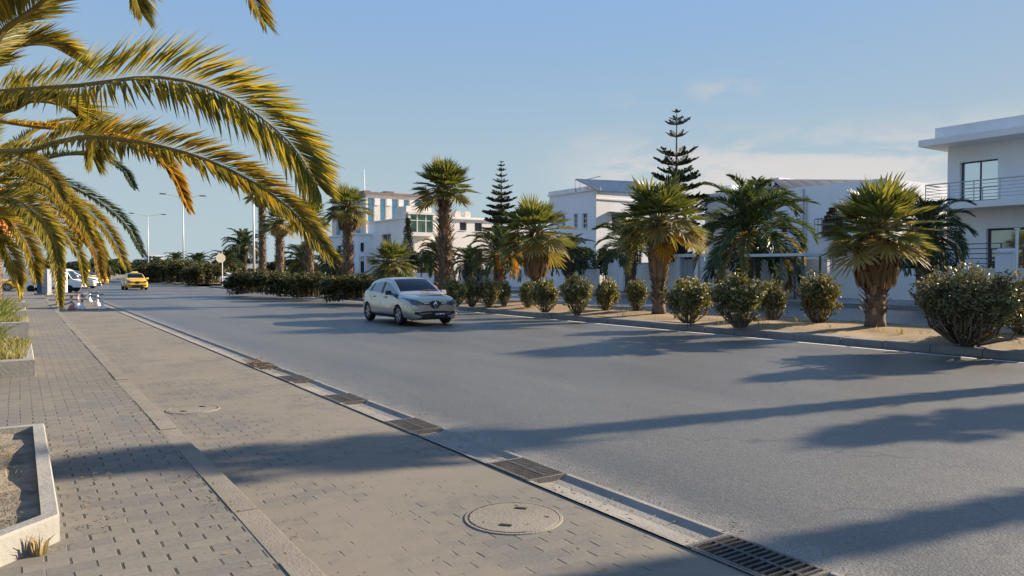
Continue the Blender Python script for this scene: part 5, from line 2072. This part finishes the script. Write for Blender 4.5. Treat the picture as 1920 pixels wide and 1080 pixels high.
# fallen leaves and grit against kerbs
b = MB()
spots = [(.25, .55, 5, 9, .13, 160), (1.02, 1.2, 3, 14, .127, 60), (3.36, 3.70, 10.5, 15, -.005, 160), (3.34, 3.45, 2, 10, .0, 70), (1.4, 1.6, 3, 12, .005, 50), (-.8, .0, 5, 7.2, .24, 160), (2.0, 3.2, 3, 9, .005, 40), (3.4, 3.7, 1.5, 26, -.018, 420), (3.7, 4.0, 2, 20, .003, 260), (.95, 1.15, 2, 22, .105, 200), (16, 20, 4, 40, .24, 900)]
for (xa, xb, ya_, yb_, z, n) in spots:
    for i in range(n):
        x, y = rg.uniform(xa, xb), rg.uniform(ya_, yb_)
        a = rg.uniform(0, PI)
        l, w_ = rg.uniform(.008, .03), rg.uniform(.004, .010)
        c_, s_ = math.cos(a), math.sin(a)
        zz_ = z + .006
        b.face([(x - c_ * l, y - s_ * l, zz_), (x + s_ * w_, y - c_ * w_, zz_ + .004), (x + c_ * l, y + s_ * l, zz_ + .002), (x - s_ * w_, y + c_ * w_, zz_)])
# leaves in the clogged grate
q = G(482, 686, 0)
for i in range(260):
    x, y = rg.uniform(3.36, 3.68), q.y + rg.gauss(0, .35)
    a = rg.uniform(0, PI)
    l, w_ = rg.uniform(.02, .07), rg.uniform(.008, .016)
    c_, s_ = math.cos(a), math.sin(a)
    zz_ = .012 + rg.uniform(0, .03)
    b.face([(x - c_ * l, y - s_ * l, zz_), (x + s_ * w_, y - c_ * w_, zz_ + .008), (x + c_ * l, y + s_ * l, zz_ + .004), (x - s_ * w_, y + c_ * w_, zz_)])
kind(b.build('fallen_leaves', leafmat('fallen leaf', [(.20, .14, .07), (.28, .20, .09), (.12, .09, .06)], .0, .8)), 'stuff')
# stones in the nearest planter
for i, (x, y, r_, lb) in enumerate([(-.30, 5.75, .09, 'pale stone lying in the dry soil of the nearest planter'), (-.18, 5.2, .035, 'small grey pebble by the rim inside the nearest planter')]):
    bm = bmesh.new()
    bmesh.ops.create_icosphere(bm, subdivisions=3, radius=r_)
    for v_ in bm.verts:
        v_.co *= 1 + .3 * noise.noise(v_.co * (1.4 / r_) + Vector((i * 5, 0, 0)))
        v_.co.z *= .6
    me = bpy.data.meshes.new('stone')
    bm.to_mesh(me)
    bm.free()
    me.materials.append(M_conc)
    o = link('stone', me, None, (x, y, ZP + .12))
    tag(o, lb, 'stone')
# ================================================================== VEHICLES
M_tyre = plain('tyre rubber', (.014, .014, .015), .85, .2, 10)
M_rim = plain('alloy rim', (.42, .42, .43), .35, .1, 5, 0, 0, .8)
M_plastic = plain('black plastic', (.018, .018, .02), .5, .15)
M_carglass = plain('car window glass', (.018, .024, .03), .03, .15, 2, 0, 0, 1.0)
M_sideglass = plain('sky sheen side glass', (.16, .21, .26), .04, .1, 2, 0, 0, .55, 1.0)  # blue sky reflection put into the glass colour
M_chrome = plain('chrome', (.75, .76, .78), .12, .03, 1, 0, 0, 1.0)
M_lens = plain('headlight lens', (.09, .10, .115), .06, .6, 9, 0, 0, .4)
M_drl = plain('pale lamp strip', (.85, .86, .88), .15, .05)
M_plate = plain('dark number plate', (.02, .02, .022), .45, .1)
M_seat = plain('car seat fabric', (.05, .05, .055), .9, .1)


def paint(name, c, metal=.6, rough=.3):
    return plain(name, c, rough, .02, 1, 0, 0, metal, .5, 0, .8)


#        x     zsill  zmid  zbelt zwin  zedge ztop   wsill wmid  wbelt wwin  wedge
ST = [(2.03, .22, .38, .62, .72, .765, .78, .54, .64, .62, .54, .45),
      (1.985, .19, .40, .66, .78, .825, .845, .70, .78, .75, .65, .54),
      (1.84, .18, .43, .72, .835, .87, .89, .77, .84, .81, .71, .58),
      (1.52, .18, .46, .77, .88, .915, .935, .78, .865, .83, .73, .60),
      (1.22, .18, .48, .80, .91, .94, .96, .78, .868, .845, .75, .64),
      (1.06, .18, .48, .82, .915, .945, .965, .78, .868, .84, .765, .715),
      (.98, .18, .48, .825, .95, .99, 1.01, .78, .868, .835, .76, .715),
      (.62, .18, .48, .84, 1.14, 1.185, 1.21, .78, .868, .825, .70, .665),
      (.24, .18, .48, .86, 1.31, 1.365, 1.385, .78, .868, .815, .635, .605),
      (.12, .18, .48, .865, 1.335, 1.39, 1.41, .78, .868, .815, .625, .595),
      (-.22, .18, .48, .885, 1.375, 1.425, 1.445, .78, .868, .81, .615, .58),
      (-.29, .18, .48, .89, 1.38, 1.43, 1.45, .78, .868, .81, .612, .577),
      (-.80, .18, .49, .93, 1.365, 1.425, 1.45, .78, .87, .81, .60, .56),
      (-1.18, .19, .50, .97, 1.31, 1.39, 1.42, .78, .875, .815, .59, .55),
      (-1.30, .19, .50, .99, 1.28, 1.375, 1.405, .78, .875, .815, .59, .55),
      (-1.62, .20, .52, 1.02, 1.17, 1.335, 1.365, .77, .865, .80, .60, .55),
      (-1.74, .21, .54, 1.02, 1.10, 1.28, 1.31, .76, .855, .79, .62, .55),
      (-1.90, .24, .54, .96, 1.0, 1.03, 1.04, .72, .825, .76, .66, .58),
      (-2.00, .28, .52, .84, .90, .93, .935, .66, .775, .71, .63, .54),
      (-2.03, .34, .50, .72, .78, .81, .82, .56, .66, .62, .54, .46)]
BODY_CACHE = {}


def car_shell(key, sx=1, sz=1, wz=0):
    """loft + subdivision; returns dict of part -> (verts, faces) and a BVH of the whole shell"""
    bm = bmesh.new()
    rows = []
    for s in ST:
        x, z0, zm, zb, zw, ze, zt, w0, wm, wb, ww, we = s
        ring = [(x, 0, z0 + .0), (x, -w0 * .55, z0), (x, -w0, z0), (x, -w0 - (wm - w0) * .75, z0 + (zm - z0) * .45), (x, -wm, zm), (x, -wm * .55 - wb * .45, zm + (zb - zm) * .62), (x, -wb, zb), (x, -ww, zw), (x, -we, ze), (x, -we * .5, zt - .006), (x, 0, zt)]
        ring = ring + [(p[0], -p[1], p[2]) for p in ring[-2:0:-1]]
        rows.append([bm.verts.new(p) for p in ring])
    n = len(rows[0])
    for i in range(len(rows) - 1):
        for j in range(n):
            f = bm.faces.new((rows[i][j], rows[i][(j + 1) % n], rows[i + 1][(j + 1) % n], rows[i + 1][j]))
            xm = (ST[i][0] + ST[i + 1][0]) / 2
            jj = j if j < n // 2 else n - 1 - j       # mirrored ring index 0..9
            m = 0
            if jj == 6 and 8 - 2 <= i <= 14 and i not in (10, 13):
                m = 1                                   # side glass
            elif jj == 6 and 5 <= i <= 15:
                m = 5                                   # black pillars and corner pieces
            if jj in (8, 9) and 6 <= i <= 8:
                m = 2                                   # windscreen
            if jj in (8, 9) and i == 16:
                m = 3                                   # rear window
            if jj in (0, 1):
                m = 4                                   # underbody
            f.material_index = m
    bm.faces.new(rows[0][::-1])
    bm.faces.new(rows[-1])
    bmesh.ops.recalc_face_normals(bm, faces=bm.faces)
    me = bpy.data.meshes.new('tmp')
    bm.to_mesh(me)
    bm.free()
    o = bpy.data.objects.new('tmp', me)
    COL.objects.link(o)
    md = o.modifiers.new('s', 'SUBSURF')
    md.levels = md.render_levels = 3
    dg = bpy.context.evaluated_depsgraph_get()
    em = bpy.data.meshes.new_from_object(o.evaluated_get(dg))
    bpy.data.objects.remove(o)
    bpy.data.meshes.remove(me)
    V = [v.co.copy() for v in em.vertices]
    F = [(tuple(p.vertices), p.material_index) for p in em.polygons]
    bpy.data.meshes.remove(em)
    bvh = BVHTree.FromPolygons(V, [f for f, m in F])
    # wheel arches : drop side faces inside the circle and snap the rim of the hole to it
    keep = []
    RA = .345
    for f, m in F:
        c = sum((V[i] for i in f), Vector()) / len(f)
        hit = False
        for ax in (1.18, -1.40):
            if math.hypot(c.x - ax, c.z - .30) < RA and abs(c.y) > .5:
                hit = True
        if not hit:
            keep.append((f, m))
    edge = {}
    for f, m in keep:
        for a, b_ in zip(f, f[1:] + f[:1]):
            k = (min(a, b_), max(a, b_))
            edge[k] = edge.get(k, 0) + 1
    for (a, b_), c in edge.items():
        if c == 1:
            for i in (a, b_):
                for ax in (1.18, -1.40):
                    dx, dz = V[i].x - ax, V[i].z - .30
                    r_ = math.hypot(dx, dz)
                    if .2 < r_ < .52 and dz > -.12:
                        V[i].x, V[i].z = ax + dx / r_ * RA, .30 + dz / r_ * RA
    return V, keep, bvh


SHELL = car_shell('hatch')


def sub(V, faces, off=0.0):
    b = MB()
    idx = {}
    for f in faces:
        t = []
        for i in f:
            if i not in idx:
                idx[i] = len(b.v)
                b.v.append(tuple(V[i]))
            t.append(idx[i])
        b.f.append(tuple(t))
        b.m.append(0)
    return b


def car(name, label, cat, loc, rz, pm, taxi=False, detail=True, scale=(1, 1, 1), group=None, emblem=False):
    V, F, bvh = SHELL
    t = thing(name, label, cat, loc, rz, group, scale)
    sub(V, [f for f, m in F if m == 0]).build('body', pm, t, True)
    sub(V, [f for f, m in F if m == 4]).build('underbody', M_plastic, t, True)
    sub(V, [f for f, m in F if m == 2]).build('windscreen', M_carglass, t, True)
    sub(V, [f for f, m in F if m == 3]).build('rear_window', M_carglass, t, True)
    for sgn in (-1, 1):
        sub(V, [f for f, m in F if m == 5 and sgn * sum(V[i].y for i in f) > 0]).build('window_trim', M_plastic, t, True)
        sub(V, [f for f, m in F if m == 1 and sgn * sum(V[i].y for i in f) > 0]).build('side_window', M_sideglass, t, True)

    def front(y, z, off=.008, back=False):
        h_, nn, _, _ = bvh.ray_cast(Vector((-4 if back else 4, y, z)), Vector((1 if back else -1, 0, 0)))
        if h_ is None:
            return Vector((2.0 if not back else -2.0, y, z))
        if nn.x * (-1 if back else 1) < 0:
            nn = -nn
        return h_ + nn * off

    def side(x, z, s_, off=.006):
        h_, nn, _, _ = bvh.ray_cast(Vector((x, 4 * s_, z)), Vector((0, -s_, 0)))
        if h_ is None:
            return Vector((x, .84 * s_, z))
        if nn.y * s_ < 0:
            nn = -nn
        return h_ + nn * off

    def patch(nm, fn, lo, hi, mat, n=14, m=5, parent=None, **kw):
        """patch between polylines lo and hi (lists of 2d points), projected on the shell"""
        def at(pl, f):
            q = f * (len(pl) - 1)
            i = min(int(q), len(pl) - 2)
            u = q - i
            return pl[i][0] + (pl[i + 1][0] - pl[i][0]) * u, pl[i][1] + (pl[i + 1][1] - pl[i][1]) * u
        b = MB()
        rows = []
        for j in range(m + 1):
            row = []
            for i in range(n + 1):
                a, c_ = at(lo, i / n), at(hi, i / n)
                u = j / m
                row.append(fn(a[0] + (c_[0] - a[0]) * u, a[1] + (c_[1] - a[1]) * u, **kw))
            rows.append(row)
        b.grid(rows)
        return b.build(nm, mat, parent or t, True)

    # wheels
    wheel_b = MB()
    wheel_b.lathe([(.20, -.09), (.285, -.10), (.305, -.07), (.31, 0), (.305, .07), (.285, .10), (.20, .09)], (0, 0, 0), 28, 'y', close=False)
    tm = wheel_b.mesh('tyre', M_tyre, True)
    rb = MB()
    rb.lathe([(.205, -.02), (.20, .085), (.185, .09), (.178, .05)], (0, 0, 0), 28, 'y', close=False)
    for k in range(5):
        a = 2 * PI * k / 5
        for da in (-.13, .13):
            rb.bar((math.cos(a) * .03, .075, math.sin(a) * .03), (math.cos(a + da) * .19, .07, math.sin(a + da) * .19), .035, .028)
    rb.lathe([(.001, .095), (.05, .09), (.055, .06)], (0, 0, 0), 14, 'y', close=False)
    rm = rb.mesh('rim', M_rim)
    db = MB()
    db.lathe([(.001, .02), (.19, .02)], (0, 0, 0), 20, 'y', close=False)
    dm_ = db.mesh('brake_disc', M_plastic)
    for ax in (1.18, -1.40):
        for s_ in (-1, 1):
            wt = bpy.data.objects.new('wheel', tm)
            COL.objects.link(wt)
            wt.parent = t
            wt.location = (ax, s_ * .755, .31)
            wt.name = 'wheel'
            if s_ < 0:
                wt.rotation_euler = (0, 0, PI)
            for nm_, me_ in (('rim', rm), ('brake_disc', dm_)):
                q = bpy.data.objects.new(nm_, me_)
                COL.objects.link(q)
                q.parent = wt
    # dark wheel wells and arch lips
    for ax in (1.18, -1.40):
        for s_ in (-1, 1):
            b = MB()
            rows = []
            for yy_ in (.86, .5):
                rows.append([(ax + .348 * math.cos(a), s_ * min(yy_, .845), .30 + .348 * math.sin(a)) for a in [R(-15 + 210 * k / 20) for k in range(21)]])
            b.grid(rows)
            b.face([(ax + .348 * math.cos(a), s_ * .5, .30 + .348 * math.sin(a)) for a in [R(-15 + 210 * k / 20) for k in range(21)]])
            b.build('wheel_arch', M_plastic, t)
    # lamps, grille, bumper intake
    if not detail:
        pass
    for s_ in (-1, 1):
        patch('headlight', front, [(s_ * .38, .64), (s_ * .56, .615), (s_ * .74, .66)], [(s_ * .38, .70), (s_ * .58, .775), (s_ * .80, .84)], M_lens, off=.008)
        patch('fog_lamp', front, [(s_ * .52, .33), (s_ * .66, .36)], [(s_ * .52, .43), (s_ * .66, .44)], M_plastic, 6, 3, off=.008)
    patch('grille', front, [(-.42, .655), (-.18, .63), (-.08, .535), (0, .525), (.08, .535), (.18, .63), (.42, .655)], [(-.42, .705), (-.18, .71), (-.10, .75), (0, .76), (.10, .75), (.18, .71), (.42, .705)], M_plastic, 24, 4, off=.012)
    patch('bumper_intake', front, [(-.56, .35), (-.4, .285), (0, .265), (.4, .285), (.56, .35)], [(-.62, .40), (-.36, .45), (0, .46), (.36, .45), (.62, .40)], M_plastic, 22, 5, off=.008)
    if emblem:
        for s_ in (-1, 1):
            patch('lamp_strip', front, [(s_ * .20, .672), (s_ * .38, .675)], [(s_ * .20, .688), (s_ * .38, .698)], M_drl, 6, 2, off=.022)
            patch('intake_trim', front, [(s_ * .12, .395), (s_ * .50, .365)], [(s_ * .12, .402), (s_ * .50, .375)], M_chrome, 8, 1, off=.018)
        # diamond badge: a hollow lozenge
        b = MB()
        c_ = front(0, .645, .03)
        for (o0, o1) in (((0, .108), (.07, 0)), ((.07, 0), (0, -.108)), ((0, -.108), (-.07, 0)), ((-.07, 0), (0, .108))):
            i0, i1 = (o0[0] * .5, o0[1] * .5), (o1[0] * .5, o1[1] * .5)
            f0 = [(c_.x, o0[0], c_.z + o0[1]), (c_.x, o1[0], c_.z + o1[1]), (c_.x + .012, i1[0], c_.z + i1[1]), (c_.x + .012, i0[0], c_.z + i0[1])]
            b.face(f0)
            b.face([(p_[0] - .03, p_[1], p_[2]) for p_ in f0][::-1])
            b.face([f0[0], (c_.x - .03, o0[0], c_.z + o0[1]), (c_.x - .03, o1[0], c_.z + o1[1]), f0[1]])
        b.build('badge', M_chrome, t)
    patch('number_plate', front, [(-.05, .325), (.36, .325)] if emblem else [(-.22, .34), (.22, .34)], [(-.05, .40), (.36, .40)] if emblem else [(-.22, .42), (.22, .42)], M_plate, 8, 2, off=.024)
    if emblem:
        b = MB()
        for (y0_, y1_) in ((.0, .012), (.03, .055), (.07, .095), (.13, .19), (.22, .245), (.26, .285), (.3, .315)):
            q = [front(y0_, .342, .029), front(y1_, .342, .029), front(y1_, .383, .029), front(y0_, .383, .029)]
            b.face(q)
        b.build('plate_marks', M_drl, t)
    for s_ in (-1, 1):
        # tail lamps, handles, sill strip, shut lines
        patch('tail_light', lambda y, z, **k_: front(y, z, .008, True), [(s_ * .50, .74), (s_ * .70, .76)], [(s_ * .52, .90), (s_ * .72, .92)], plain('red lamp', (.35, .02, .02), .2, .1), 6, 4)
        patch('sill_trim', lambda x, z, **k_: side(x, z, s_), [(-.98, .24), (.78, .24)], [(-.98, .30), (.78, .32)], M_plastic, 16, 2)
        for (xa, xb) in ((.02, .18), (-.92, -.76)):
            b = MB()
            b.bar(side(xa, .82, s_, .025), side(xb, .835, s_, .025), .03, .035)
            b.build('door_handle', pm, t)
        b = MB()
        for line in ([(.80, .36), (.83, .62), (.80, .88)], [(-.26, .34), (-.26, .62), (-.26, .93)], [(-1.05, .72), (-1.2, .85), (-1.28, 1.0)]):
            for a_, c2 in zip(line, line[1:]):
                b.bar(side(a_[0], a_[1], s_, .001), side(c2[0], c2[1], s_, .001), .012, .006)
        b.build('door_seam', M_plastic, t)
        b = MB()
        b.box((.66, s_ * .94, .98), (.10, .20, .135), s_ * .25, 0, .8)
        b.bar((.68, s_ * .80, .93), (.67, s_ * .90, .95), .05)
        b.build('wing_mirror', pm if not emblem or s_ > 0 else M_plastic, t)
    b = MB()
    for s_ in (-1, 1):
        b.bar((.95, s_ * .1 + .15, 1.05), (.90, s_ * .1 + .45, 1.075), .02, .015)
    b.build('wiper', M_plastic, t)
    b = MB()
    b.tube([(-1.2, 0, 1.42), (-1.45, 0, 1.56)], [.012, .005], 6)
    b.build('aerial', M_plastic, t)
    if taxi:
        b = MB()
        b.box((0, 0, 1.505), (.22, .62, .15), 0, 0, .8)
        b.build('roof_sign', plain('taxi roof sign', (.78, .66, .2), .4, .05), t)
    return t


P_silver = paint('silver car paint', (.40, .39, .365), .65, .22)
P_yellow = paint('taxi yellow paint', (.72, .42, .02), .0, .3)
P_white = paint('white car paint', (.75, .75, .74), .0, .3)
P_dark = paint('dark blue car paint', (.03, .04, .07), .2, .3)
pc = G(748, 613, 0)
car('hatchback_car', 'silver five door hatchback driving towards the camera on the near road', 'car', (10.5, 22.0, 0), R(-92), P_silver, emblem=True)
p = G(258, 544, 0)
car('taxi', 'yellow taxi with roof sign driving towards the camera', 'taxi', (p.x, p.y + 2, 0), R(-90), P_yellow, True, group='yellow taxis')
p = G(47, 545, 0)
car('parked_car', 'yellow parked car half hidden left of the dark blue pillar', 'car', (p.x, p.y + .5, 0), R(178), P_yellow, False)
p = G(140, 541, 0)
car('parked_car', 'white parked hatchback beside the footpath, right of the thick white post', 'car', (p.x, p.y, 0), R(-28), P_white, False, scale=(1.05, 1.05, 1.15))
p = G(157, 535, 0)
car('parked_car', 'yellow car far off behind the parked white hatchback', 'car', (p.x + .5, p.y + 2, 0), R(-40), P_yellow, True, scale=(1.05, 1.05, 1.1))
for i, (px, Y, m_, lb, rz) in enumerate([(424, 96, P_white, 'white car crossing the median gap behind the pale sign', 0), (437, 100, P_dark, 'dark car standing behind the white car at the median gap', 10), (405, 104, P_white, 'white car half hidden by hedge left of the pale sign', 180)]):
    q = PY(px, 540, Y)
    car('car', lb, 'car', (q.x, q.y, 0.0), R(rz), m_, False, group='cars at the median gap')

# white delivery van by the pillar
p = G(103, 549, 0)
t = thing('delivery_van', 'white box van parked behind the dark blue pillar', 'van', (p.x, p.y + 1.5, 0), R(-20), None, (.86, .86, .86))
b = MB()
prof = [(-2.4, .45), (2.35, .45), (2.42, .95), (1.75, 1.15), (1.25, 1.95), (1.0, 2.08), (-2.4, 2.08)]
for s_ in (-.95, .95):
    b.face([(x_, s_, z_) for x_, z_ in (prof if s_ < 0 else prof[::-1])])
for i in range(len(prof)):
    j = (i + 1) % len(prof)
    b.face([(prof[i][0], -.95, prof[i][1]), (prof[i][0], .95, prof[i][1]), (prof[j][0], .95, prof[j][1]), (prof[j][0], -.95, prof[j][1])])
b.build('body', P_white, t)
b = MB()
b.face([(1.78, -.8, 1.19), (1.78, .8, 1.19), (1.31, .75, 1.9), (1.31, -.75, 1.9)])
b.build('windscreen', M_carglass, t)
for s_ in (-1, 1):
    b = MB()
    b.face([(1.6, s_ * .956, 1.2), (.7, s_ * .956, 1.2), (.7, s_ * .956, 1.85), (1.2, s_ * .956, 1.85)])
    b.build('side_window', M_carglass, t)
wb_ = MB()
wb_.lathe([(.2, -.1), (.31, -.1), (.34, 0), (.31, .1), (.2, .1), (.001, .08)], (0, 0, 0), 20, 'y')
wm_ = wb_.mesh('wheel', M_tyre, True)
for ax in (1.5, -1.5):
    for s_ in (-1, 1):
        q = link('wheel', wm_, t, (ax, s_ * .88, .34))
